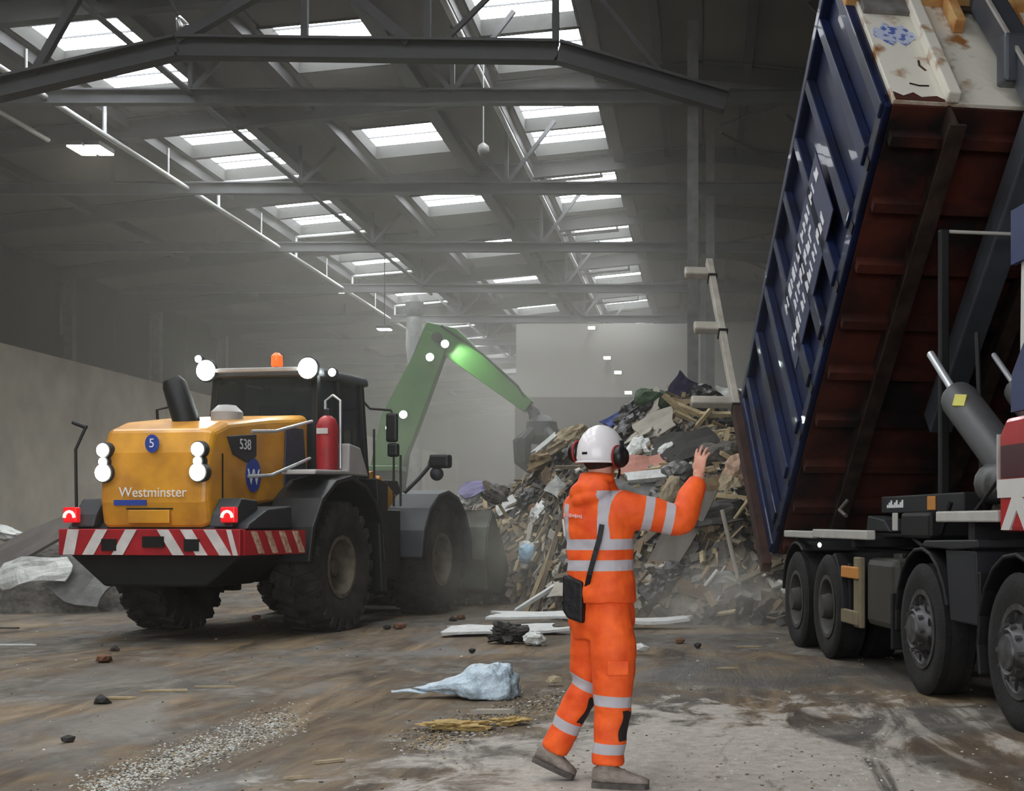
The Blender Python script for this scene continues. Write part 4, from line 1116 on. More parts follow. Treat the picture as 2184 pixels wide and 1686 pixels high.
# grab hanging at the stick tip
g0 = tip + Vector((.12, 0, -.12))
cp('swivel', m_dgrey, lambda b: b.tube([tip, g0, g0 + Vector((.1, 0, -.35))], [.10, .14, .2], 12), bevel=0, smooth='auto')
hub = g0 + Vector((.20, 0, -.50))
gh = cp('grab_head', m_dgrey, lambda b: b.lathe([(.16, .42), (.38, .25), (.42, -.1), (.26, -.30)], 14, 'z', hub), bevel=0, smooth='auto')
for k in range(5):
    a = 2 * math.pi * k / 5 + .3
    d = Vector((math.cos(a), math.sin(a), 0))
    cp('claw', m_dgrey, lambda b: b.tube([hub + d * .28 + Vector((0, 0, .02)), hub + d * .62 + Vector((0, 0, -.25)), hub + d * .60 + Vector((0, 0, -.72)), hub + d * .26 + Vector((0, 0, -1.05))], [.15, .18, .16, .05], 8), parent=gh, bevel=0, smooth='auto')
    cp('claw_cylinder', m_dgrey, lambda b: b.tube([hub + d * .16 + Vector((0, 0, .3)), hub + d * .60 + Vector((0, 0, -.18))], .045, 8), parent=gh, bevel=0)
# ================================================================== PERSON (orange hi-vis work clothes, back to the viewer, right arm raised)
PY = 6.95
PX0 = (1280 - VX) * PY / FPX
PER = empty('person', (PX0, PY, 0), label='person in orange hi-vis jacket and trousers, white helmet, signalling with right arm raised', category='person')
def pp(x, y, d=0.0):
    """photo pixel near the person -> person-local point; d = metres further from the viewer"""
    p = px(x, y, PY + d)
    return Vector((p.x - PX0, d, p.z))

def chain_mesh(chains, voxel, smooth_it=6):
    """closed elliptical tubes merged into one continuous skin by voxel remeshing"""
    mb = MB()
    for ch in chains:
        if ch[0] == 'ell':
            mb.ell(ch[1], ch[2], 20, 14, ch[3] if len(ch) > 3 else None); continue
        pts = [Vector(p) for p, r in ch]
        # refine with a Catmull-Rom curve
        fp, fr = [], []
        rs = [r if hasattr(r, '__len__') else (r, r) for p, r in ch]
        n = len(pts)
        for i in range(n - 1):
            p0, p1, p2, p3 = pts[max(i - 1, 0)], pts[i], pts[i + 1], pts[min(i + 2, n - 1)]
            for s in range(4):
                t = s / 4
                fp.append(.5 * ((2 * p1) + (p2 - p0) * t + (2 * p0 - 5 * p1 + 4 * p2 - p3) * t * t + (3 * p1 - p0 - 3 * p2 + p3) * t ** 3))
                tt = t * t * (3 - 2 * t)
                fr.append(tuple(rs[i][k] + (rs[i + 1][k] - rs[i][k]) * tt for k in (0, 1)))
        fp.append(pts[-1]); fr.append(rs[-1])
        mb.tube(fp, fr, 20)
    me = mb.mesh('tmp')
    o = bpy.data.objects.new('tmp', me); COL.objects.link(o)
    r = o.modifiers.new('r', 'REMESH'); r.mode = 'VOXEL'; r.voxel_size = voxel
    s = o.modifiers.new('s', 'SMOOTH'); s.iterations = smooth_it; s.factor = .5
    dg = bpy.context.evaluated_depsgraph_get(); dg.update()
    out = bpy.data.meshes.new_from_object(o.evaluated_get(dg))
    bpy.data.objects.remove(o); bpy.data.meshes.remove(me)
    return out

def seg_param(p, a, b):
    ab = b - a; t = max(0, min(1, (p - a).dot(ab) / ab.length_squared))
    return t, (p - (a + ab * t)).length

# --- joints
face = Vector((math.sin(math.radians(36)), math.cos(math.radians(36)), 0))      # where the chest points
rgt = Vector((face.y, -face.x, 0))
pelv = pp(1283, 1302, .02)
waist = pp(1280, 1215, .0)
chest = pp(1277, 1120, .0)
nb = pp(1272, 1040, .0)
hd_c = pp(1282, 962, .02)
shR = pp(1325, 1085, -.06); elR = pp(1452, 1108, -.02); wrR = pp(1489, 1022, .10)
shL = pp(1236, 1085, .15); elL = shL + Vector((.06, .20, -.27)); wrL = elL + Vector((.05, .16, .12))
hipR = pp(1308, 1325, -.07); knR = pp(1308, 1478, -.05); anR = pp(1297, 1622, -.06)
hipL = pp(1262, 1325, .09); knL = pp(1252, 1458, .14); anL = pp(1186, 1592, .16)
Rf = Matrix((rgt, face, Vector((0, 0, 1)))).transposed()

def oval(c, a, b_, z0=0):   # helper for torso sections oriented to the chest
    return c, (a, b_)

def torso_tube(secs):
    """secs: (centre, half width across, half depth) stacked upward; returns raw MB pieces"""
    return secs

class Fig:
    pass
def torso_mesh_into(mb, secs, n=24):
    vs = []; fs = []
    for c, a, d in secs:
        for k in range(n):
            t = 2 * math.pi * k / n
            ct, st = math.cos(t), math.sin(t)
            vs.append(Vector(c) + rgt * (a * math.copysign(abs(ct) ** .8, ct)) + face * (d * math.copysign(abs(st) ** .85, st)))
    m = len(secs)
    for i in range(m - 1):
        for k in range(n):
            k2 = (k + 1) % n
            fs.append((i * n + k, i * n + k2, (i + 1) * n + k2, (i + 1) * n + k))
    fs.append(tuple(reversed(range(n)))); fs.append(tuple((m - 1) * n + k for k in range(n)))
    mb.add(vs, fs)

def remesh(mb, voxel, it=6):
    me = mb.mesh('tmp')
    o = bpy.data.objects.new('tmp', me); COL.objects.link(o)
    r = o.modifiers.new('r', 'REMESH'); r.mode = 'VOXEL'; r.voxel_size = voxel
    s = o.modifiers.new('s', 'SMOOTH'); s.iterations = it; s.factor = .5
    dg = bpy.context.evaluated_depsgraph_get(); dg.update()
    out = bpy.data.meshes.new_from_object(o.evaluated_get(dg))
    bpy.data.objects.remove(o); bpy.data.meshes.remove(me)
    return out

def limb(mb, pts, rs, n=18, sub=5):
    P = [Vector(p) for p in pts]; fp, fr = [], []
    N_ = len(P)
    for i in range(N_ - 1):
        p0, p1, p2, p3 = P[max(i - 1, 0)], P[i], P[i + 1], P[min(i + 2, N_ - 1)]
        for s in range(sub):
            t = s / sub
            fp.append(.5 * ((2 * p1) + (p2 - p0) * t + (2 * p0 - 5 * p1 + 4 * p2 - p3) * t * t + (3 * p1 - p0 - 3 * p2 + p3) * t ** 3))
            fr.append(rs[i] + (rs[i + 1] - rs[i]) * t)
    fp.append(P[-1]); fr.append(rs[-1])
    mb.tube(fp, fr, n)

# --- body: one continuous figure (head, neck, trunk, arms, hands, legs, feet)
m_skin = M('skin', rgb(206, 150, 128), .55, 0, .08, 8)
bd = MB()
torso_mesh_into(bd, [(pelv + Vector((0, 0, -.10)), .13, .10), (pelv, .155, .115), (waist, .135, .10), (chest, .165, .115), (chest + Vector((0, 0, .12)), .17, .10), (nb + Vector((0, 0, -.02)), .09, .075), (nb + Vector((0, 0, .03)), .06, .06)])
limb(bd, [nb + Vector((0, 0, -.06)), nb.lerp(hd_c, .5) + Vector((.01, 0, 0)), hd_c + Vector((0, 0, -.03))], [.066, .060, .062])
hface = Vector((math.sin(math.radians(32)), math.cos(math.radians(32)), 0)); hr = Vector((hface.y, -hface.x, 0))
Hm = Matrix((hr, hface, Vector((0, 0, 1)))).transposed()
bd.ell(hd_c + Vector((0, 0, .005)), (.076, .095, .108), 20, 14, Hm)          # skull
bd.ell(hd_c + hface * .035 + Vector((0, 0, -.075)), (.055, .065, .055), 16, 10, Hm)   # jaw
bd.ell(hd_c + hface * .105 + Vector((0, 0, -.015)), (.014, .02, .026), 10, 8, Hm)     # nose
bd.ell(hd_c + hface * .092 + Vector((0, 0, -.065)), (.024, .012, .010), 10, 8, Hm)    # lips
for s in (-1, 1):
    bd.ell(hd_c + hr * (s * .080) + Vector((0, 0, -.015)), (.012, .022, .032), 10, 8, Hm)   # ears
    bd.ell(hd_c + hr * (s * .032) + hface * .082 + Vector((0, 0, .012)), (.016, .012, .010), 10, 8, Hm)   # brow and eye mound
limb(bd, [shR, shR.lerp(elR, .5), elR, elR.lerp(wrR, .5), wrR], [.056, .050, .042, .040, .029])
limb(bd, [shL, shL.lerp(elL, .5), elL, elL.lerp(wrL, .5), wrL], [.056, .050, .042, .040, .029])
limb(bd, [hipR, hipR.lerp(knR, .5), knR, knR.lerp(anR, .35), anR], [.088, .078, .060, .058, .042])
limb(bd, [hipL, hipL.lerp(knL, .5), knL, knL.lerp(anL, .35), anL], [.088, .078, .060, .058, .042])
# hands: palm plus five fingers each
def hand(mb, w_, up_, palm_n, thumb_s, curls):
    """w_ wrist point, up_ finger direction, palm_n palm normal, thumb_s +1/-1 side of thumb"""
    up_ = up_.normalized(); palm_n = (palm_n - up_ * palm_n.dot(up_)).normalized(); sd = up_.cross(palm_n).normalized()
    R = Matrix((sd, palm_n, up_)).transposed()
    mb.ell(w_ + up_ * .048, (.046, .018, .056), 16, 10, R)
    mb.tube([w_ - up_ * .03, w_ + up_ * .02], [(.028, .024), (.034, .02)], 14)
    for k, (off, ln) in enumerate(zip((-.038, -.013, .013, .037), (.068, .082, .078, .058))):
        c = curls[k]
        b0 = w_ + up_ * (.090 - abs(off) * .25) + sd * (off * thumb_s * -1)
        fan = sd * (-off * thumb_s * 5.0)
        d1 = (up_ * math.cos(c * .5) + palm_n * math.sin(c * .5) + fan).normalized(); d2 = (up_ * math.cos(c * 1.2) + palm_n * math.sin(c * 1.2)); d3 = (up_ * math.cos(c * 1.8) + palm_n * math.sin(c * 1.8))
        p1 = b0 + d1 * ln * .45; p2 = p1 + d2 * ln * .32; p3 = p2 + d3 * ln * .23
        mb.tube([b0 - up_ * .02, b0, p1, p2, p3], [.0095, .0095, .009, .0083, .0065], 10)
    t0 = w_ + up_ * .028 + sd * (.030 * thumb_s)
    t1 = t0 + (sd * thumb_s * .75 + up_ * .6 + palm_n * .25).normalized() * .036
    t2 = t1 + (sd * thumb_s * .35 + up_ * .85 + palm_n * .3).normalized() * .03
    mb.tube([t0 - sd * thumb_s * .018, t0, t1, t2], [.014, .013, .011, .008], 10)
hand(bd, wrR + Vector((.003, .01, .02)), Vector((.10, .08, 1)), Vector((.75, .65, 0)), 1, (.15, .25, .45, .6))
hand(bd, wrL, (wrL - elL), Vector((.6, 0, -.8)), -1, (.6, .7, .75, .8))
body_me = remesh(bd, .0065, 4)
body = obj('body', body_me, m_skin, PER, True)

# hair at the nape below the helmet
mb = MB(); mb.ell(hd_c - hface * .02 + Vector((0, 0, -.045)), (.079, .085, .062), 20, 12, Hm)
mb.build('hair', M('dark_brown_hair', rgb(52, 36, 30), .8, 0, .3, 60), PER, True)

# --- jacket and trousers
m_or = None
def hivis_material(name):
    m = bpy.data.materials.new(name); m.use_nodes = True
    nt = m.node_tree; N = nt.nodes; L = nt.links; b = N['Principled BSDF']
    at = N.new('ShaderNodeAttribute'); at.attribute_name = 'tape'
    pd = N.new('ShaderNodeAttribute'); pd.attribute_name = 'pad'
    tc = N.new('ShaderNodeTexCoord')
    n1 = N.new('ShaderNodeTexNoise'); n1.inputs['Scale'].default_value = 9; n1.inputs['Detail'].default_value = 5
    L.new(tc.outputs['Object'], n1.inputs['Vector'])
    r = N.new('ShaderNodeValToRGB'); r.color_ramp.elements[0].color = (*rgb(216, 70, 16), 1); r.color_ramp.elements[1].color = (*rgb(246, 100, 26), 1)
    r.color_ramp.elements[0].position = .3; r.color_ramp.elements[1].position = .7
    L.new(n1.outputs['Fac'], r.inputs['Fac'])
    lt = N.new('ShaderNodeMath'); lt.operation = 'LESS_THAN'; lt.inputs[1].default_value = 0.0
    L.new(at.outputs['Fac'], lt.inputs[0])
    mx = N.new('ShaderNodeMix'); mx.data_type = 'RGBA'; L.new(lt.outputs[0], mx.inputs['Factor'])
    L.new(r.outputs['Color'], mx.inputs['A']); mx.inputs['B'].default_value = (*rgb(176, 172, 178), 1)
    lp_ = N.new('ShaderNodeMath'); lp_.operation = 'LESS_THAN'; lp_.inputs[1].default_value = 0.0
    L.new(pd.outputs['Fac'], lp_.inputs[0])
    mx2 = N.new('ShaderNodeMix'); mx2.data_type = 'RGBA'; L.new(lp_.outputs[0], mx2.inputs['Factor'])
    L.new(mx.outputs['Result'], mx2.inputs['A']); mx2.inputs['B'].default_value = (*rgb(34, 20, 22), 1)
    L.new(mx2.outputs['Result'], b.inputs['Base Color'])
    b.inputs['Roughness'].default_value = .7
    n2 = N.new('ShaderNodeTexNoise'); n2.inputs['Scale'].default_value = 14; n2.inputs['Detail'].default_value = 3
    L.new(tc.outputs['Object'], n2.inputs['Vector'])
    bp = N.new('ShaderNodeBump'); bp.inputs['Strength'].default_value = .35; bp.inputs['Distance'].default_value = .02
    L.new(n2.outputs['Fac'], bp.inputs['Height']); L.new(bp.outputs['Normal'], b.inputs['Normal'])
    return m
m_hv = hivis_material('hi_vis_orange')

jk = MB()
torso_mesh_into(jk, [(pp(1282, 1284, .0), .185, .142), (pp(1282, 1262, .0), .190, .146), (pp(1281, 1225), .178, .135), (pp(1280, 1195), .176, .133), (pp(1279, 1150), .184, .136), (pp(1277, 1105), .192, .138), (pp(1275, 1080), .186, .13), (pp(1273, 1058), .15, .115), (pp(1272, 1040), .105, .10), (pp(1273, 1022), .085, .088), (pp(1274, 1008), .082, .084)])
limb(jk, [shR + Vector((-.06, .02, .0)), shR, shR.lerp(elR, .33), shR.lerp(elR, .7), elR, elR.lerp(wrR, .5), wrR + (wrR - elR).normalized() * -.005], [.085, .098, .092, .083, .078, .068, .050])
limb(jk, [shL + Vector((.06, -.02, .0)), shL, shL.lerp(elL, .5), elL, elL.lerp(wrL, .5), wrL], [.085, .092, .085, .075, .066, .052])
# hood lying on the back of the neck
jk.ell(pp(1258, 1046, -.075), (.128, .070, .066), 22, 14, Rf @ Matrix.Rotation(math.radians(-8), 3, 'Y'))
jk.ell(pp(1252, 1062, -.098), (.105, .050, .040), 22, 14, Rf @ Matrix.Rotation(math.radians(-12), 3, 'Y'))
jk.ell(pp(1272, 1022, -.040), (.100, .085, .040), 22, 14, Rf)
jk_me = remesh(jk, .0085, 5)
tr_ = MB()
torso_mesh_into(tr_, [(pelv + Vector((0, 0, -.14)), .14, .115), (pelv + Vector((0, 0, -.06)), .178, .138), (pelv + Vector((0, 0, .03)), .176, .136), (pelv + Vector((0, 0, .10)), .165, .125), (waist, .15, .115)])
limb(tr_, [hipR + Vector((-.02, .03, .12)), hipR.lerp(knR, .3), hipR.lerp(knR, .7), knR, knR.lerp(anR, .4), knR.lerp(anR, .8), anR + Vector((.0, 0, -.015))], [.095, .116, .111, .100, .090, .084, .080])
limb(tr_, [hipL + Vector((.02, -.03, .12)), hipL.lerp(knL, .3), hipL.lerp(knL, .7), knL, knL.lerp(anL, .4), knL.lerp(anL, .8), anL + (anL - knL).normalized() * .02], [.095, .108, .097, .086, .080, .078, .074])
tr_me = remesh(tr_, .0085, 5)

def wrinkle(me, amp, sc):
    nr = [v.normal.copy() for v in me.vertices]
    for v, n in zip(me.vertices, nr):
        p = v.co
        f = noise.noise(Vector((p.x * sc, p.y * sc, p.z * sc * 1.9))) + .5 * noise.noise(Vector((p.x * sc * 2.2, p.y * sc * 2.2, p.z * sc * 3.6 + 7)))
        v.co = p + n * f * amp
wrinkle(jk_me, .007, 7.0); wrinkle(tr_me, .008, 6.5)
# flare the jacket hem fold
def attr(me, nm, vals):
    a = me.attributes.new(nm, 'FLOAT', 'POINT'); a.data.foreach_set('value', vals)
zt1 = pp(1280, 1160).z; zt2 = pp(1280, 1204).z
tape = []
brace_c = rgt * .105
for v in jk_me.vertices:
    p = v.co
    tR, dR = seg_param(p, shR, elR); tR2, dR2 = seg_param(p, elR, wrR)
    tL, dL = seg_param(p, shL, elL)
    onarm = (dR < .125 and tR > .22) or (dR2 < .12) or (dL < .12 and tL > .25)
    best = 1.0
    if onarm:
        if dR < .125 and tR > .2 and tR < 1.0 and dR <= dR2:
            s = tR * (elR - shR).length
            for c in (.44, .79): best = min(best, abs(s - c * (elR - shR).length) - .024)
        if dL < .12:
            s = tL * (elL - shL).length
            for c in (.45, .8): best = min(best, abs(s - c * .34) - .024)
    else:
        for z in (zt1, zt2): best = min(best, abs(p.z - z - .012 * (p.x)) - .027)
        if zt1 < p.z < pp(1280, 1072).z or (p.z >= pp(1280, 1072).z and (p - chest).dot(rgt) > .098 and p.z < pp(1280, 1046).z):      # braces over the shoulders
            off = (p - chest).dot(rgt)
            best = min(best, abs(abs(off) - .122) - .027)
    tape.append(best)
attr(jk_me, 'tape', tape); attr(jk_me, 'pad', [1.0] * len(tape))
tape, pad = [], []
for v in tr_me.vertices:
    p = v.co; best = 1.0; pv = 1.0
    tr1, d1 = seg_param(p, knR, anR); tl1, d2 = seg_param(p, knL, anL)
    trh, d3 = seg_param(p, hipR, knR); tlh, d4 = seg_param(p, hipL, knL)
    if min(d1, d3) < min(d2, d4):
        s = (p - knR).dot((anR - knR).normalized())
        for c in (.035, .275): best = min(best, abs(s - c) - .027)
        fr = (p - (knR + (anR - knR) * tr1)).normalized().dot(Vector((.93, -.30, 0)))
        if .075 < s < .235: pv = .80 - fr - .06 * math.sin(s * 40)
    else:
        s = (p - knL).dot((anL - knL).normalized())
        for c in (-.005, .235): best = min(best, abs(s - c) - .027)
        fr = (p - (knL + (anL - knL) * tl1)).normalized().dot(Vector((.90, -.3, -.3)))
        if .035 < s < .195: pv = .80 - fr - .06 * math.sin(s * 40)
    tape.append(best); pad.append(pv)
attr(tr_me, 'tape', tape); attr(tr_me, 'pad', pad)
obj('jacket', jk_me, m_hv, PER, True)
trz = obj('trousers', tr_me, m_hv, PER, True)
# pale print across the shoulders
pr = Vector(pp(1240, 1094)) ; nb_ = -face
for k in range(10):
    c = chest + rgt * (-.105 + k * .0125) - face * (.142 - .0) + Vector((0, 0, .055 - k * .0012))
    mb = MB(); mb.box(c, (.009, .006, .020 if k % 3 == 0 else .013), Rf); mb.build('back_print', M('pale_print', rgb(232, 170, 160), .6), PER)
# pocket flap on the right thigh
mb = MB(); c = hipR.lerp(knR, .62) + Vector((.03, -.105, 0)); mb.box(c, (.11, .02, .075), Matrix.Rotation(math.radians(8), 3, 'Z')); mb.build('pocket_flap', m_hv, PER, bevel=.008)

# --- boots
m_boot = M('dusty_boot', rgb(150, 140, 130), .85, 0, .25, 14, .3, 40, col2=rgb(104, 95, 88))
m_sole = M('boot_sole', rgb(58, 54, 52), .9, 0, .3, 20, col2=rgb(96, 90, 84))
def boot(heel, toe, up_):
    d = (toe - heel); Ln = d.length; d.normalize(); sd = d.cross(up_).normalized(); u = sd.cross(d)
    if u.z < 0: u = -u
    R = Matrix((d, sd, u)).transposed()
    mb = MB()
    def sec(x, wd, h0, h1): return x, wd, h0, h1
    ss = [(0, .034, .02, .10), (.05, .040, .018, .125), (.10, .042, .018, .125), (.16, .044, .018, .095), (.22, .046, .018, .075), (.27, .042, .02, .062), (.30, .026, .024, .048)]
    n = 14; vs = []; fs = []
    k_ = Ln / .30
    for x, wd, h0, h1 in ss:
        for k in range(n):
            a = 2 * math.pi * k / n
            vs.append(heel + d * (x * k_) + sd * (math.cos(a) * wd) + u * ((h0 + h1) / 2 + math.sin(a) * (h1 - h0) / 2))
    for i in range(len(ss) - 1):
        for k in range(n):
            k2 = (k + 1) % n; fs.append((i * n + k, i * n + k2, (i + 1) * n + k2, (i + 1) * n + k))
    fs.append(tuple(reversed(range(n)))); fs.append(tuple((len(ss) - 1) * n + k for k in range(n)))
    mb.add(vs, fs)
    bt = mb.build('boot', m_boot, PER, True)
    sl = MB()
    out = [(-.005, .0), (-.002, .032), (.06, .040), (.16, .046), (.24, .047), (.29, .034), (.306, .0)]
    poly = [(x * k_, y) for x, y in out] + [(x * k_, -y) for x, y in out[::-1][1:-1]]
    vs = [heel + d * x + sd * y + u * 0.0 for x, y in poly] + [heel + d * x + sd * y + u * .028 for x, y in poly]
    m_ = len(poly)
    sl.add(vs, [tuple(range(m_)), tuple(reversed(range(m_, 2 * m_)))] + [(k, k + m_, (k + 1) % m_ + m_, (k + 1) % m_) for k in range(m_)])
    sl.build('sole', m_sole, bt)
    return bt, u
# front (right) boot flat on the floor, rear (left) boot on its toe
bR, _ = boot(Vector((anR.x - .075, anR.y + .01, .001)), Vector((anR.x + .205, anR.y - .05, .001)), Vector((0, 0, 1)))
hl_ = pp(1137, 1622, .16); te_ = pp(1222, 1660, .13); te_.z = .004
bL, _ = boot(hl_, te_, Vector((.4, 0, 1)))
for an, kn, hh in ((anR, knR, None), (anL, knL, None)):
    mb = MB(); limb(mb, [an + (kn - an).normalized() * .06, an, an + (an - kn).normalized() * .055], [.052, .050, .048]); mb.build('boot_shaft', m_boot, PER, True)

# --- helmet with ear defenders
hlm = empty('helmet_fit', hd_c)
bpy.data.objects.remove(hlm)
m_hel = M('white_helmet', rgb(226, 222, 224), .35, 0, .04, 6, coat=.3)
mb = MB()
n = 28; vs = []; fs = []
rings = 12
for j in range(rings + 1):
    t = (math.pi * .60) * j / rings
    rx, ry, rz = .116, .140, .150
    for k in range(n):
        a = 2 * math.pi * k / n
        p = Vector((rx * math.sin(t) * math.cos(a), ry * math.sin(t) * math.sin(a), rz * math.cos(t)))
        if j >= rings - 1: p *= 1.02
        vs.append(hd_c + Vector((0, 0, -.015)) + Hm @ p)
for j in range(rings):
    for k in range(n):
        k2 = (k + 1) % n; fs.append((j * n + k, (j + 1) * n + k, (j + 1) * n + k2, j * n + k2))
mb.add(vs, fs)
he = mb.build('helmet', m_hel, PER, True)
sol = he.modifiers.new('t', 'SOLIDIFY'); sol.thickness = .004
mb = MB(); mb.box(hd_c - hface * .139 + Vector((0, 0, -.015)), (.03, .006, .012), Hm); mb.build('helmet_tag', m_black, he)
mb = MB(); mb.tube([hd_c + Hm @ Vector((math.cos(a) * .118, math.sin(a) * .142, -.058)) for a in [2 * math.pi * k / 24 for k in range(25)]], .006, 6, cap=False); mb.build('helmet_rim', m_hel, he, True)
m_muff = M('ear_defender_black', rgb(26, 22, 24), .4, 0, .2, 10)
m_muffr = M('ear_defender_red', rgb(150, 40, 34), .5)
for s in (-1, 1):
    c = hd_c + hr * (s * (.128 if s > 0 else .138)) - hface * (.012 if s > 0 else .030) + Vector((0, 0, -.032 if s > 0 else -.002))
    Rm = Hm @ Matrix.Rotation(s * math.pi / 2, 3, 'Y')
    mb = MB()
    prof = [(.03, -.03), (.045, -.028), (.050, -.012), (.049, .012), (.038, .030), (.001, .034)]
    n = 20; vs = []; fs = []
    for r_, h_ in prof:
        for k in range(n):
            a = 2 * math.pi * k / n; vs.append(c + Rm @ Vector((math.cos(a) * r_ * 1.12, math.sin(a) * r_, h_)))
    for i in range(len(prof) - 1):
        for k in range(n):
            k2 = (k + 1) % n; fs.append((i * n + k, i * n + k2, (i + 1) * n + k2, (i + 1) * n + k))
    mb.add(vs, fs); cup = mb.build('ear_defender', m_muff, PER, True)
    mb = MB(); mb.tube([c + Rm @ Vector((math.cos(a) * .055, math.sin(a) * .049, -.014)) for a in [2 * math.pi * k / 20 for k in range(21)]], .007, 6, cap=False); mb.build('cushion_ring', m_muffr, cup, True)
    mb = MB(); mb.bar(c + Vector((0, 0, .03)) + hface * .02, c - hr * (s * .012) + Vector((0, 0, .085)) + hface * .03, .022, .012); mb.build('ear_arm', m_muff, cup, bevel=.004)
mb = MB(); mb.tube([hd_c + hr * .09 + hface * .02 + Vector((0, 0, -.06)), hd_c + hr * .085 + hface * .045 + Vector((0, 0, -.10)), hd_c + hr * .05 + hface * .08 + Vector((0, 0, -.135))], .006, 6); mb.build('chin_strap', m_black, PER)
# --- black pouch on a strap over the back
m_pouch = M('black_pouch', rgb(15, 12, 17), .6, 0, .2, 12, .2, 30)
po = MB()
o0 = pp(1229, 1275, -.06)
po.prism([(-.055, .12), (.058, .085), (.056, -.125), (-.03, -.10), (-.058, -.06)], -.05, .05, 'y')
pouch = po.build('pouch', m_pouch, PER, bevel=.012)
pouch.location = o0; pouch.rotation_euler = (0, 0, math.radians(-20))
mb = MB(); mb.ell((-.06, -.01, -.02), (.018, .02, .018), 10, 8); mb.build('pouch_clip', m_black, pouch, True)
mb = MB(); pts_ = [pp(1284, 1118, -.165), pp(1278, 1150, -.175), pp(1268, 1185, -.172), pp(1258, 1222, -.165), pp(1252, 1250, -.12)]
for a, b_ in zip(pts_[:-1], pts_[1:]): mb.bar(a, b_ + (b_ - a) * .06, .026, .008, up=Vector((0, 1, 0)))
mb.build('pouch_strap', m_pouch, PER)
# ================================================================== WASTE HEAP AND FLOOR LITTER
random.seed(21)
PROF = [(-5.9, 0.0), (-5.2, .6), (-4.4, 1.35), (-3.64, 1.8), (-3.0, 2.3), (-2.4, 2.6), (-1.5, 2.85), (-.9, 3.3), (-.38, 3.4), (.6, 3.35), (2.0, 3.3), (3.5, 3.0), (5.0, 1.8), (6.5, .3), (7.5, 0)]
def prof(X):
    if X <= PROF[0][0] or X >= PROF[-1][0]: return 0
    for (a, za), (b, zb) in zip(PROF[:-1], PROF[1:]):
        if a <= X <= b: return za + (zb - za) * (X - a) / (b - a)
def heap_h(X, Y):
    p = prof(X)
    k = max(0, min(1, (-1.7 - X) / 1.3)); k = k * k * (3 - 2 * k)
    toe = max(16.9, min(19.0, 18.2 - .25 * (X + 2))) + k * 3.4        # set back on the left, where the loader digs
    rid = 22.3 + 1.9 * k
    if Y < rid: f = max(0, (Y - toe) / (rid - toe))
    else: f = max(0, 1 - (Y - rid) / 4.4)
    f = f ** .72 if Y < rid else f ** .8
    h = p * f
    return h + (.16 * noise.noise(Vector((X * 1.3, Y * 1.3, 0))) + .10 * noise.noise(Vector((X * 3.1, Y * 3.1, 5)))) * min(1, h * 1.5)

m_heap = bpy.data.materials.new('mixed_waste'); m_heap.use_nodes = True
nt = m_heap.node_tree; b_ = nt.nodes['Principled BSDF']; tc = nt.nodes.new('ShaderNodeTexCoord')
vo = nt.nodes.new('ShaderNodeTexVoronoi'); vo.inputs['Scale'].default_value = 7; nt.links.new(tc.outputs['Object'], vo.inputs['Vector'])
sp_ = nt.nodes.new('ShaderNodeSeparateColor'); nt.links.new(vo.outputs['Color'], sp_.inputs[0])
rp = nt.nodes.new('ShaderNodeValToRGB'); rp.color_ramp.interpolation = 'CONSTANT'
cols = [rgb(44, 41, 37), rgb(78, 70, 60), rgb(104, 95, 82), rgb(60, 58, 56), rgb(92, 82, 66), rgb(126, 120, 110)]
while len(rp.color_ramp.elements) < len(cols): rp.color_ramp.elements.new(.5)
for i, (e, c) in enumerate(zip(rp.color_ramp.elements, cols)): e.position = i / len(cols); e.color = (*c, 1)
nt.links.new(sp_.outputs[0], rp.inputs['Fac']); nt.links.new(rp.outputs['Color'], b_.inputs['Base Color'])
b_.inputs['Roughness'].default_value = .9
bp = nt.nodes.new('ShaderNodeBump'); bp.inputs['Strength'].default_value = .9; bp.inputs['Distance'].default_value = .12
nt.links.new(vo.outputs['Distance'], bp.inputs['Height']); nt.links.new(bp.outputs['Normal'], b_.inputs['Normal'])

hb = MB(); nx, ny = 110, 80
for j in range(ny + 1):
    for i in range(nx + 1):
        X = -6.1 + 13.7 * i / nx; Y = 16.6 + 12.0 * j / ny
        h = heap_h(X, Y)
        if h > .05: h += .10 * noise.noise(Vector((X * 7, Y * 7, 1)))
        hb.v.append((X, Y, max(h, -.05) if h > .02 else -.05))
for j in range(ny):
    for i in range(nx):
        a = j * (nx + 1) + i; hb.f.append((a, a + 1, a + nx + 2, a + nx + 1)); hb.mi.append(0)
heap = hb.build('waste_heap', m_heap, smooth=False, label='tall mixed waste heap of wood, board and rubble below the tipped skip', category='waste heap', kind='stuff')

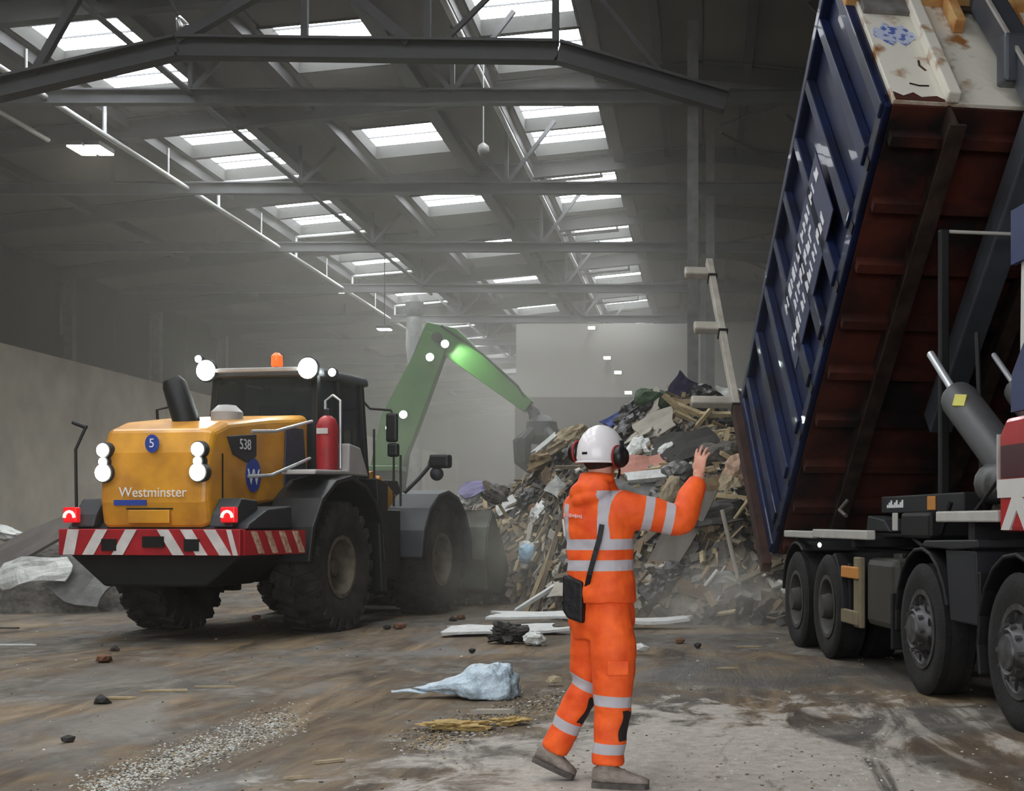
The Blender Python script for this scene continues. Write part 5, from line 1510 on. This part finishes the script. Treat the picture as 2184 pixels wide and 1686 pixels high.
# ---- debris shapes
def crumple(me, amp, sc, seed=0):
    for v in me.vertices:
        p = v.co * sc + Vector((seed * 3.1, 0, 0))
        v.co += Vector((noise.noise(p), noise.noise(p + Vector((9, 0, 0))), noise.noise(p + Vector((0, 9, 0))))) * amp
def batten_mesh(L, w_, t, seed):
    rd = random.Random(seed); mb = MB()
    mb.prism([(-L / 2 + rd.uniform(-.05, .03), -w_ / 2), (L / 2 + rd.uniform(-.04, .05), -w_ / 2), (L / 2 - rd.uniform(-.03, .06), 0), (L / 2 + rd.uniform(-.05, .05), w_ / 2), (-L / 2 + rd.uniform(-.05, .05), w_ / 2), (-L / 2 - rd.uniform(-.05, .03), 0)], -t / 2, t / 2, 'z')
    return mb.mesh('batten')
def sheet_mesh(L, w_, t, seed, bend=.12):
    rd = random.Random(seed); mb = MB(); n = 6
    top, bot = [], []
    for j in range(n + 1):
        for i in range(n + 1):
            u, v = i / n - .5, j / n - .5
            x = u * L * (1 + .12 * math.sin(v * 5 + seed)); y = v * w_ * (1 + .12 * math.cos(u * 6 + seed))
            z = bend * math.sin(u * 3 + seed) + bend * .6 * noise.noise(Vector((u * 3, v * 3, seed)))
            top.append((x, y, z + t)); bot.append((x, y, z))
    o = (n + 1) ** 2
    fs = []
    for j in range(n):
        for i in range(n):
            a = j * (n + 1) + i
            fs.append((a, a + 1, a + n + 2, a + n + 1)); fs.append((o + a, o + a + n + 1, o + a + n + 2, o + a + 1))
    ring = [i for i in range(n + 1)] + [(j * (n + 1) + n) for j in range(1, n + 1)] + [(n * (n + 1) + i) for i in range(n - 1, -1, -1)] + [j * (n + 1) for j in range(n - 1, 0, -1)]
    for k in range(len(ring)):
        a, b = ring[k], ring[(k + 1) % len(ring)]; fs.append((a, a + o, b + o, b))
    mb.add(top + bot, fs); return mb.mesh('sheet')
def lump_mesh(r, seed, amp=.35, sub=3, squash=.7):
    bm = bmesh.new(); bmesh.ops.create_icosphere(bm, subdivisions=sub, radius=1)
    for v in bm.verts:
        p = v.co
        f = 1 + amp * noise.noise(p * 1.4 + Vector((seed, 0, 0))) + amp * .5 * noise.noise(p * 3.3 + Vector((0, seed, 0))) - amp * .55 * abs(noise.noise(p * 4.6 + Vector((seed, 4, 0)))) + amp * .3 * noise.noise(p * 9 + Vector((0, 0, seed)))
        v.co = Vector((p.x * f * r[0], p.y * f * r[1], p.z * f * r[2]))
    me = bpy.data.meshes.new('lump'); bm.to_mesh(me); bm.free(); return me
def pipe_mesh(L, r):
    mb = MB(); mb.lathe([(r, -L / 2), (r, L / 2), (r * .8, L / 2), (r * .8, -L / 2), (r, -L / 2)], 12, 'x', cap=False); return mb.mesh('pipe')

m_wood1 = M('pale_timber', rgb(178, 160, 124), .8, 0, .2, 9, .2, 30)
m_wood2 = M('grey_weathered_timber', rgb(112, 100, 84), .85, 0, .25, 9, .2, 30)
m_wood3 = M('dark_timber', rgb(88, 70, 50), .85, 0, .3, 9, .2, 30)
m_plaster = M('plasterboard', rgb(172, 166, 154), .85, 0, .15, 4, .1, 12)
m_card = M('cardboard', rgb(134, 114, 86), .85, 0, .2, 5, .1, 15)
m_bagw = M('white_plastic', rgb(206, 208, 204), .45, 0, .12, 8, .4, 14)
m_bagk = M('black_plastic', rgb(34, 33, 34), .4, 0, .2, 8, .5, 14)
m_bagg = M('green_sacking', rgb(62, 84, 58), .7, 0, .2, 8, .4, 14)
m_bagb = M('blue_plastic', rgb(58, 78, 150), .5, 0, .2, 8, .4, 14)
m_rub = M('grey_rubble', rgb(108, 104, 98), .95, 0, .25, 8, .5, 20)
m_rubb = M('brick_brown_rubble', rgb(120, 86, 66), .95, 0, .25, 8, .5, 20)
m_metal = M('dull_sheet_metal', rgb(118, 118, 116), .5, .5, .25, 6, .1, 20)
m_foam = M('beige_foam', rgb(166, 152, 126), .9, 0, .2, 8, .4, 18)
m_pipew = M('white_pipe', rgb(206, 202, 192), .5, 0, .1)

KINDS = []
def kind(name, meshes, mat, label, cat, group, weight, zoff, tilt):
    for me in meshes: me.materials.append(mat)
    KINDS.append(dict(name=name, meshes=meshes, label=label, cat=cat, group=group, w=weight, z=zoff, tilt=tilt))
kind('timber_batten', [batten_mesh(random.uniform(.55, 1.25), random.uniform(.05, .09), random.uniform(.04, .07), k) for k in range(6)], m_wood1, 'pale broken timber batten lying on the tall waste heap', 'batten', 'pale battens on the heap', 22, .04, .7)
kind('timber_batten', [batten_mesh(random.uniform(.5, 1.2), random.uniform(.06, .10), .05, 20 + k) for k in range(5)], m_wood2, 'grey weathered timber batten lying on the tall waste heap', 'batten', 'weathered battens on the heap', 18, .04, .7)
kind('wooden_plank', [batten_mesh(random.uniform(.6, 1.3), random.uniform(.12, .2), .025, 40 + k) for k in range(4)], m_wood3, 'dark wooden plank sticking out of the tall waste heap', 'plank', 'dark planks on the heap', 8, .04, .6)
kind('plasterboard_sheet', [sheet_mesh(random.uniform(.3, .6), random.uniform(.2, .4), .012, k, .05) for k in range(5)], m_plaster, 'off-white broken plasterboard piece on the tall waste heap', 'board', 'plasterboard pieces on the heap', 12, .03, .7)
kind('cardboard_sheet', [sheet_mesh(random.uniform(.35, .7), random.uniform(.25, .4), .006, 10 + k, .1) for k in range(4)], m_card, 'brown crumpled cardboard piece on the tall waste heap', 'cardboard', 'cardboard on the heap', 9, .03, .7)
kind('plastic_bag', [lump_mesh((.22, .17, .12), k, .5) for k in range(3)], m_bagw, 'crumpled white plastic bag on the tall waste heap', 'plastic bag', 'white bags on the heap', 6, .05, .4)
kind('refuse_sack', [lump_mesh((.26, .2, .15), 10 + k, .45) for k in range(2)], m_bagk, 'crumpled black refuse sack on the tall waste heap', 'sack', 'black sacks on the heap', 9, .05, .4)
kind('rubble_chunk', [lump_mesh((.12, .10, .08), 20 + k, .4, 1) for k in range(4)], m_rub, 'grey rubble chunk on the tall waste heap', 'rubble', 'grey rubble on the heap', 14, .03, .5)
kind('rubble_chunk', [lump_mesh((.10, .09, .07), 30 + k, .4, 1) for k in range(3)], m_rubb, 'brown brick rubble chunk on the tall waste heap', 'rubble', 'brown rubble on the heap', 8, .03, .5)
kind('metal_sheet', [sheet_mesh(random.uniform(.4, .8), random.uniform(.15, .3), .004, 30 + k, .08) for k in range(3)], m_metal, 'dull bent strip of sheet metal on the tall waste heap', 'metal sheet', 'metal strips on the heap', 12, .03, .7)
kind('foam_lump', [lump_mesh((.18, .14, .10), 40 + k, .5) for k in range(3)], m_foam, 'torn beige foam lump on the tall waste heap', 'foam', 'foam lumps on the heap', 9, .04, .5)
kind('plastic_pipe', [pipe_mesh(random.uniform(.5, 1.0), .03) for k in range(3)], m_pipew, 'short white plastic pipe sticking out of the tall waste heap', 'pipe', 'white pipes on the heap', 4, .03, .7)

def heap_normal(X, Y, e=.25):
    return Vector((heap_h(X - e, Y) - heap_h(X + e, Y), heap_h(X, Y - e) - heap_h(X, Y + e), 2 * e)).normalized()
def surf_rot(X, Y, tilt, rd):
    n = heap_normal(X, Y)
    q = Vector((0, 0, 1)).rotation_difference(n)
    return (q.to_matrix().to_4x4() @ Matrix.Rotation(rd.uniform(0, 6.28), 4, 'Z') @ Matrix.Rotation(rd.uniform(-tilt, tilt) * .6, 4, 'Y') @ Matrix.Rotation(rd.uniform(-tilt, tilt) * .5, 4, 'X'))
rd = random.Random(5)
tot = sum(k['w'] for k in KINDS)
placed = 0
while placed < 330:
    X = rd.uniform(-5.2, 2.6); Y = rd.uniform(17.2, 24.6)
    h = heap_h(X, Y)
    if h < .1: continue
    if X > 1.2 and Y < 18.5: continue
    r = rd.uniform(0, tot)
    for K in KINDS:
        r -= K['w']
        if r <= 0: break
    me = rd.choice(K['meshes'])
    o = bpy.data.objects.new(K['name'], me); COL.objects.link(o)
    s = rd.uniform(.75, 1.35)
    o.matrix_world = Matrix.Translation((X, Y, h + K['z'] * s)) @ surf_rot(X, Y, K['tilt'], rd) @ Matrix.Scale(s, 4)
    tag(o, K['label'], K['cat'], K['group'])
    placed += 1

# small scraps over the heap (too many to count)
sc_ = MB(); rd = random.Random(9)
m_scr = [m_wood1, m_plaster, m_wood2, m_rub, m_card, m_bagk]
for k in range(4200):
    X = rd.uniform(-5.6, 3.2); Y = rd.uniform(17.0, 25.0); h = heap_h(X, Y)
    if h < .04: continue
    sc_.cur = rd.choices(range(6), (14, 12, 26, 26, 12, 16))[0]
    L_ = rd.uniform(.06, .32); w_ = rd.uniform(.02, .08 if sc_.cur in (0, 2) else .16)
    R = (surf_rot(X, Y, 1.2, rd)).to_3x3()
    sc_.box((X, Y, h + rd.uniform(0, .08)), (L_, w_, rd.uniform(.01, .05)), R)
sc_.build('loose_scraps', m_scr, label='countless small scraps of wood, board and rubble over the waste heap', category='scraps', kind='stuff')

# ---- individually recognisable pieces on the heap
def at_heap(x, y):
    """point on the heap surface along the ray through a photo pixel"""
    Y = 16.9
    while Y < 25.5:
        p = px(x, y, Y)
        if heap_h(p.x, Y) >= p.z: return p
        Y += .03
    return px(x, y, 22.3)
def place(name, me, mat, x, y, rot, label, cat, lift=.06, Y=None):
    p = px(x, y, Y) if Y else at_heap(x, y)
    me.materials.append(mat) if not me.materials else None
    o = bpy.data.objects.new(name, me); COL.objects.link(o)
    o.location = (p.x, p.y - lift, p.z + lift * .3); o.rotation_euler = tuple(math.radians(a) for a in rot)
    return tag(o, label, cat)
m_bl2 = M('dark_blue_board', rgb(56, 54, 84), .6, 0, .15, 6)
m_pink = M('salmon_board', rgb(196, 138, 122), .8, 0, .15, 4)
m_dsheet = M('charcoal_sheet', rgb(52, 50, 48), .7, 0, .2, 4)
m_lblue = M('pale_blue_plastic', rgb(150, 186, 206), .5, 0, .1)
place('board_offcut', sheet_mesh(.42, .40, .02, 3, .04), m_bl2, 1458, 832, (72, 28, 12), 'dark blue square board standing up on the very top of the heap', 'board', .1)
place('sack', lump_mesh((.34, .26, .24), 51, .3), m_bagg, 1392, 862, (0, 10, 20), 'dark green bulging sack near the top of the heap', 'sack', .1)
place('plastic_sheet', sheet_mesh(.80, .24, .02, 5, .08), m_bagb, 1335, 886, (60, -32, 6), 'blue and white plastic sheet on the upper left slope of the heap', 'plastic sheet', .14)
place('plaster_board', sheet_mesh(.62, .40, .03, 6, .03), m_plaster, 1398, 912, (58, -22, 0), 'large pale plasterboard panel lying below the green sack', 'board', .12)
place('flat_sheet', sheet_mesh(.95, .55, .015, 8, .06), m_dsheet, 1462, 962, (52, -16, 4), 'large charcoal sheet lying on the slope behind the raised hand', 'sheet', .16)
place('salmon_board', sheet_mesh(.62, .34, .02, 9, .05), m_pink, 1372, 998, (50, -10, 0), 'salmon pink board beside the helmet of the walker', 'board', .14)
place('plastic_trough', batten_mesh(.75, .16, .09, 77), m_bagw, 1392, 1022, (50, -6, 0), 'white plastic beam lying under the salmon pink board', 'beam', .16)
place('flat_slab', sheet_mesh(.85, .32, .05, 11, .03), m_metal, 1370, 1052, (46, 4, 0), 'flat grey slab above the outstretched sleeve', 'slab', .14)
place('rolled_mat', lump_mesh((.14, .12, .30), 61, .2), m_foam, 1430, 1062, (10, 20, 0), 'cream rolled mat standing by the elbow of the walker', 'mat', .16)
place('crushed_box', lump_mesh((.24, .18, .16), 62, .4), m_metal, 1448, 1012, (0, 0, 30), 'crushed grey tin box below the raised hand', 'box', .14)
place('long_panel', sheet_mesh(1.75, .42, .02, 12, .05), M('brown_grey_panel', rgb(104, 96, 88), .7, 0, .2, 4), 1442, 1160, (52, -58, 18), 'long brown-grey panel leaning down the slope under the sleeve', 'panel', .25)
place('curved_sheet', sheet_mesh(.9, .5, .02, 13, .2), m_dsheet, 1525, 1110, (40, 20, 30), 'dark curved sheet beside the tail door of the skip', 'sheet', .2)
place('bent_rod', pipe_mesh(1.25, .025), m_wood1, 1575, 1105, (0, -52, 20), 'thin yellow lath leaning beside the tail door', 'lath', .25)
place('bent_rod', pipe_mesh(1.15, .03), m_plaster, 1560, 1190, (0, 76, 20), 'pale upright lath leaning low on the heap near the tail door', 'lath', .3)
place('timber_post', batten_mesh(1.7, .07, .06, 80), m_wood2, 1183, 1190, (70, -74, 8), 'long weathered post leaning beside the left hip of the walker', 'post', .3)
place('timber_post', batten_mesh(1.5, .06, .06, 81), m_wood1, 1168, 1225, (70, -68, 8), 'long pale post leaning in front of the blue bucket near the heap', 'post', .4)
place('timber_post', batten_mesh(.85, .1, .07, 82), m_wood1, 1462, 893, (30, 42, 5), 'thick pale timber post slanting near the top of the heap', 'post', .2)
place('timber_post', batten_mesh(.75, .1, .07, 83), m_wood1, 1483, 890, (30, 22, -5), 'short thick pale timber resting on the slanting post', 'post', .22)
place('timber_post', batten_mesh(.7, .06, .06, 84), m_wood1, 1498, 905, (30, -50, 0), 'thin pale timber crossing the slanting post', 'post', .22)
place('timber_post', batten_mesh(.55, .09, .07, 85), m_wood1, 1530, 895, (30, 0, 0), 'level pale timber block near the tail door', 'post', .22)
place('plastic_bucket', lump_mesh((.15, .15, .17), 70, .15), m_lblue, 1130, 1192, (10, 0, 0), 'pale blue plastic tub low on the left of the heap', 'tub', .3)
place('card_flap', sheet_mesh(.36, .3, .01, 15, .03), m_bagw, 1085, 1086, (60, -25, 0), 'white folded card flap on the left end of the heap', 'card', .25)
place('card_flap', sheet_mesh(.34, .3, .01, 16, .03), m_bagw, 1195, 1050, (70, 30, 0), 'white folded card flap at the left shoulder of the walker', 'card', .2)
place('carpet_roll', lump_mesh((.34, .2, .14), 66, .6), m_foam, 1215, 940, (0, -30, 10), 'beige carpet bundle on the heap beside the helmet', 'carpet', .15)
place('carpet_roll', lump_mesh((.34, .2, .18), 67, .6), m_card, 1165, 985, (0, -25, 10), 'brown carpet bundle below the hanging grab', 'carpet', .15)
place('white_strip', batten_mesh(.5, .08, .03, 86), m_bagw, 1168, 955, (60, -40, 0), 'white strip sticking up on the heap below the grab', 'strip', .25)
place('cloth_bundle', lump_mesh((.32, .22, .2), 68, .4), m_rub, 1535, 975, (0, 0, 0), 'grey cloth bundle on the heap beside the raised hand', 'cloth', .15)
place('cloth_bundle', lump_mesh((.22, .18, .26), 69, .4), M('pinkish_cloth', rgb(190, 158, 136), .9, 0, .2, 6), 1575, 1010, (0, 30, 0), 'pinkish cloth bundle against the tail door', 'cloth', .15)
place('white_sheet', sheet_mesh(.5, .25, .01, 18, .05), m_bagw, 1560, 845, (60, 12, 0), 'white sheet at the top of the heap by the hinge lug', 'sheet', .12)

# waste scooped in the loader bucket
lb = MB(); lb.ell((-4.55, 22.05, .85), (1.30, .42, .62), 40, 24, Matrix.Rotation(math.radians(-11), 3, 'Z'))
o = lb.build('bucket_load', m_heap, label='scooped waste filling the loader bucket', category='waste', kind='stuff')
crumple(o.data, .16, 3); crumple(o.data, .07, 9)
for k, (x, y, me, mt, lb_, ct) in enumerate([(1000, 1058, lump_mesh((.2, .16, .14), 90, .4), m_bagw, 'white crumpled bag on top of the loader bucket', 'plastic bag'),
                                (1022, 1048, sheet_mesh(.6, .3, .01, 33, .1), M('lilac_sheet', rgb(120, 116, 150), .7, 0, .1), 'lilac sheet sticking out of the loader bucket', 'sheet'),
                                (1055, 1052, lump_mesh((.25, .2, .15), 91, .5), m_rub, 'grey clothing lump on top of the loader bucket', 'cloth'),
                                (1060, 1068, batten_mesh(.8, .06, .05, 91), m_wood1, 'pale batten lying across the loader bucket', 'batten')]):
    place('bucket_scrap', me, mt, x, y, (40, -30 + k * 25, k * 20), lb_, ct, 0, Y=21.6)

# ---- rubble on the floor at the far left, behind the loader
rd = random.Random(31)
def floor_at(x, y): return px(x, y, FPX * CAMH / (y - VY))
def lay(name, me, mat, x, y, rot, label, cat, zlift=.02, group=None, sc=1.0):
    p = floor_at(x, y)
    if not me.materials: me.materials.append(mat)
    o = bpy.data.objects.new(name, me); COL.objects.link(o)
    o.rotation_euler = tuple(math.radians(a) for a in rot); o.scale = (sc,) * 3
    o.location = (p.x, p.y, 0); bpy.context.view_layer.update()
    zmin = min((o.matrix_world @ v.co).z for v in me.vertices)
    o.location.z = -zmin + zlift
    return tag(o, label, cat, group)
mound = MB()
for j in range(25):
    for i in range(41):
        X = -11.5 + 4.2 * i / 40; Y = 19.6 + 3.2 * j / 24
        e = max(0, 1 - ((X + 10.2) / 2.0) ** 2 - ((Y - 21.3) / 1.5) ** 2)
        mound.v.append((X, Y, 1.0 * e ** .7 + .08 * noise.noise(Vector((X * 4, Y * 4, 0))) * min(1, e * 6) - (.03 if e <= 0 else 0)))
for j in range(24):
    for i in range(40):
        a = j * 41 + i; mound.f.append((a, a + 1, a + 42, a + 41)); mound.mi.append(0)
mound.build('rubble_mound', M('grey_rubble_mix', rgb(110, 106, 100), .95, 0, .4, 9, .8, 14), label='low grey rubble mound on the floor left of the loader', category='rubble', kind='stuff')
def prop(name, me, mat, x, y, Y, rot, label, cat):
    p = px(x, y, Y); me.materials.append(mat) if not me.materials else None
    o = bpy.data.objects.new(name, me); COL.objects.link(o); o.location = p; o.rotation_euler = tuple(math.radians(a) for a in rot); return tag(o, label, cat)
prop('grey_panel', sheet_mesh(1.0, .9, .04, 50, .04), m_metal, 185, 1225, 19.9, (58, 20, -10), 'grey flat panel leaning on the rubble mound by the loader wheel', 'panel')
prop('grey_panel', sheet_mesh(1.5, .5, .05, 51, .03), M('taupe_panel', rgb(110, 104, 100), .8, 0, .15, 4), 70, 1160, 20.4, (50, -24, 0), 'taupe board leaning on top of the rubble mound left of the loader', 'panel')
prop('white_foil', sheet_mesh(1.0, .4, .02, 52, .12), m_bagw, 75, 1222, 19.8, (62, -8, 0), 'white crumpled foil on the front of the rubble mound', 'foil')
prop('white_block', lump_mesh((.3, .2, .12), 93, .3), m_bagw, 12, 1138, 20.8, (0, 12, 0), 'pale block on top of the rubble mound', 'block')
for k in range(26):
    x = rd.uniform(0, 225); y = rd.uniform(1255, 1302)
    lay('rubble_chunk', lump_mesh((.13, .1, .08), 100 + k % 5, .4, 1), rd.choice([m_rub, m_rub, m_bagw, m_dsheet]), x, y, (0, 0, rd.uniform(0, 360)), 'rubble chunk at the foot of the mound left of the loader', 'rubble', -.01, 'rubble at the foot of the left mound', rd.uniform(.6, 1.4))

# ---- pieces on the open floor
lay('torn_board', sheet_mesh(1.35, .55, .03, 60, .05), m_bagw, 1075, 1352, (3, -4, 14), 'long torn white panel on the floor behind the plastic bag', 'panel')
lay('torn_board', sheet_mesh(1.6, .45, .03, 61, .03), m_bagw, 1190, 1338, (6, -2, 4), 'white panel lying by the left leg of the walker', 'panel', .12)
lay('torn_board', sheet_mesh(.85, .3, .04, 62, .03), m_bagw, 1398, 1340, (4, 2, 0), 'white panel on the floor right of the walker near the lorry', 'panel', .06)
lay('timber_batten', batten_mesh(1.0, .06, .05, 95), m_bagw, 1160, 1315, (20, -32, 12), 'white lath sticking up from the torn white panels', 'lath', .05)
lay('scrap_ball', lump_mesh((.2, .14, .11), 96, .8, 4), m_dsheet, 1082, 1372, (0, 0, 0), 'dark crumpled scrap against the torn white panel', 'scrap', -.01)
lay('scrap_ball', lump_mesh((.13, .1, .08), 97, .5), m_bagw, 1140, 1376, (0, 0, 0), 'small white scrap beside the dark crumpled scrap', 'scrap', -.01)
lay('white_offcut', lump_mesh((.12, .07, .05), 98, .3, 1), m_bagw, 1366, 1396, (0, 8, 0), 'pale offcut on the floor behind the right knee', 'offcut')
for k, (x, y, s, mt) in enumerate([(852, 1341, .9, m_rubb), (826, 1342, .6, m_dsheet), (983, 1320, .9, m_rubb), (965, 1324, .7, m_dsheet), (980, 1342, .7, m_rubb), (1007, 1392, .5, m_dsheet), (222, 1412, 1.0, m_rubb), (246, 1388, .6, m_dsheet), (1450, 1372, .7, m_rubb), (1488, 1382, .6, m_dsheet), (545, 1320, .8, m_rubb), (215, 1500, .7, m_dsheet), (145, 1582, .5, m_dsheet)]):
    lay('clod', lump_mesh((.10, .08, .06), 120 + k % 4, .45, 1), mt, x, y, (0, 0, k * 50), ('brown' if mt is m_rubb else 'dark') + ' dirt clod lying on the open floor', 'clod', -.005, ('brown' if mt is m_rubb else 'dark') + ' clods on the floor', s)
for k, (x, y, L_, w_, rz, mt) in enumerate([(360, 1474, .34, .04, 8, m_wood1), (255, 1490, .2, .04, 4, m_wood1), (460, 1466, .3, .03, 0, m_foam), (30, 1376, .42, .05, 3, m_bagw), (20, 1340, .3, .06, 0, m_dsheet), (1548, 1426, .16, .04, 4, m_foam), (1600, 1380, .2, .03, 4, m_wood1), (640, 1660, .10, .03, 26, m_foam), (700, 1626, .12, .04, 35, m_foam)]):
    lay('wood_sliver', batten_mesh(L_, w_, .015, 200 + k), mt, x, y, (0, 0, rz), {id(m_wood1): 'pale wood sliver lying flat on the open floor', id(m_foam): 'beige sliver lying flat on the open floor', id(m_bagw): 'white strip lying flat on the floor left of the loader', id(m_dsheet): 'black strip lying on the floor left of the loader'}[id(mt)], 'sliver', .002, {id(m_wood1): 'pale wood slivers on the floor', id(m_foam): 'beige slivers on the floor'}.get(id(mt)))

# crumpled pale blue plastic bag
def bag():
    bm = bmesh.new(); bmesh.ops.create_icosphere(bm, subdivisions=5, radius=1)
    for v in bm.verts:
        p = v.co.copy()
        s = 1 + .18 * noise.noise(p * 1.6) + .10 * noise.noise(p * 4 + Vector((3, 0, 0)))
        rdg = abs(noise.noise(p * 5.5 + Vector((0, 7, 0)))); s -= .09 * rdg
        x = p.x * .31 * s; y = p.y * .25 * s; z = p.z * .185 * s
        if p.z < -.25: z = -.25 * .185 * s - .012
        if p.x < -.25:                               # drawn-out neck on the left
            k = (-p.x - .25) / .75
            x -= .20 * k ** 2.2; z *= (1 - .80 * k); y *= (1 - .55 * k)
        z *= 1 + .25 * max(0, p.x) 
        v.co = (x, y, z)
    me = bpy.data.meshes.new('bag'); bm.to_mesh(me); bm.free(); return me
bgm = bag(); m_pbag = M('pale_blue_bag_film', rgb(186, 204, 216), .35, 0, .12, 9, .5, 26, coat=.2)
o = lay('plastic_bag', bgm, m_pbag, 1030, 1486, (0, 0, 4), 'pale blue crumpled plastic bag lying on the floor', 'plastic bag', .0)
bgm.polygons.foreach_set('use_smooth', [True] * len(bgm.polygons))
tl = sheet_mesh(.24, .07, .008, 71, .02); tl.materials.append(m_pbag)
to = bpy.data.objects.new('bag_handle', tl); COL.objects.link(to); to.parent = o; to.location = (-.55, -.06, -.03)
# yellow foam, cream plank
m_yfoam = M('yellow_foam', rgb(184, 158, 104), .9, 0, .25, 9, .5, 16)
lay('yellow_foam', lump_mesh((.22, .10, .03), 140, .7, 4), m_yfoam, 985, 1556, (0, 0, 6), 'flat yellow foam scrap on the floor left of the rear boot', 'foam', -.004)
lay('yellow_foam', lump_mesh((.12, .07, .025), 141, .7, 4), m_yfoam, 1090, 1545, (0, 0, 16), 'small yellow foam scrap beside the cream plank', 'foam', -.004)
lay('cream_plank', batten_mesh(.30, .07, .03, 144), m_plaster, 1052, 1522, (0, 0, 6), 'short cream plank with a broken end on the floor', 'plank', .004)
lay('foam_crumb', lump_mesh((.07, .05, .04), 145, .4, 1), m_foam, 1182, 1462, (0, 0, 0), 'beige foam block by the left knee of the walker', 'foam')

# countless crumbs swept into bands on the floor
cr = MB(); rd = random.Random(77)
m_cr = [M('white_crumb', rgb(205, 205, 198), .8, 0, .1), m_foam, m_rub, m_dsheet, m_wood1]
def crumb(x, y, s, cur):
    p = floor_at(x, y); cr.cur = cur
    R = Matrix.Rotation(rd.uniform(0, 6.3), 3, 'Z') @ Matrix.Rotation(rd.uniform(-.3, .3), 3, 'X')
    cr.box((p.x, p.y, s * .12 + .001), (s * rd.uniform(.6, 1.6), s * rd.uniform(.4, 1), s * rd.uniform(.2, .5)), R)
for k in range(4600):        # white granule band at the lower left
    t = rd.random(); x = 190 + 430 * t + rd.gauss(0, 26); y = 1690 - 160 * t + rd.gauss(0, 16)
    if y < 1150: continue
    crumb(x, y, rd.uniform(.004, .014), rd.choices(range(5), (62, 16, 16, 2, 4))[0])
for k in range(1700):        # grit line under the walker's boots
    t = rd.random(); x = 880 + 330 * t + rd.gauss(0, 34); y = 1590 - 110 * t + rd.gauss(0, 12)
    crumb(x, y, rd.uniform(.005, .018), rd.choices(range(5), (12, 46, 18, 8, 16))[0])
for k in range(650):        # scattered everywhere
    y = 1290 + 420 * rd.random() ** 1.3; x = rd.uniform(-40, 2220)
    if y < 1330 and x < 200: continue
    crumb(x, y, rd.uniform(.005, .015) * (1.5 if y < 1420 else 1), rd.choices(range(5), (20, 30, 20, 20, 10))[0])
for k in range(260):         # bright chips in front of the lorry
    x = rd.gauss(1650, 260); y = rd.gauss(1640, 40)
    if y < 1400: continue
    crumb(x, y, rd.uniform(.005, .015), rd.choices(range(5), (50, 30, 16, 2, 2))[0])
cr.build('floor_crumbs', m_cr, label='countless crumbs and chips of waste strewn over the floor', category='crumbs', kind='stuff')
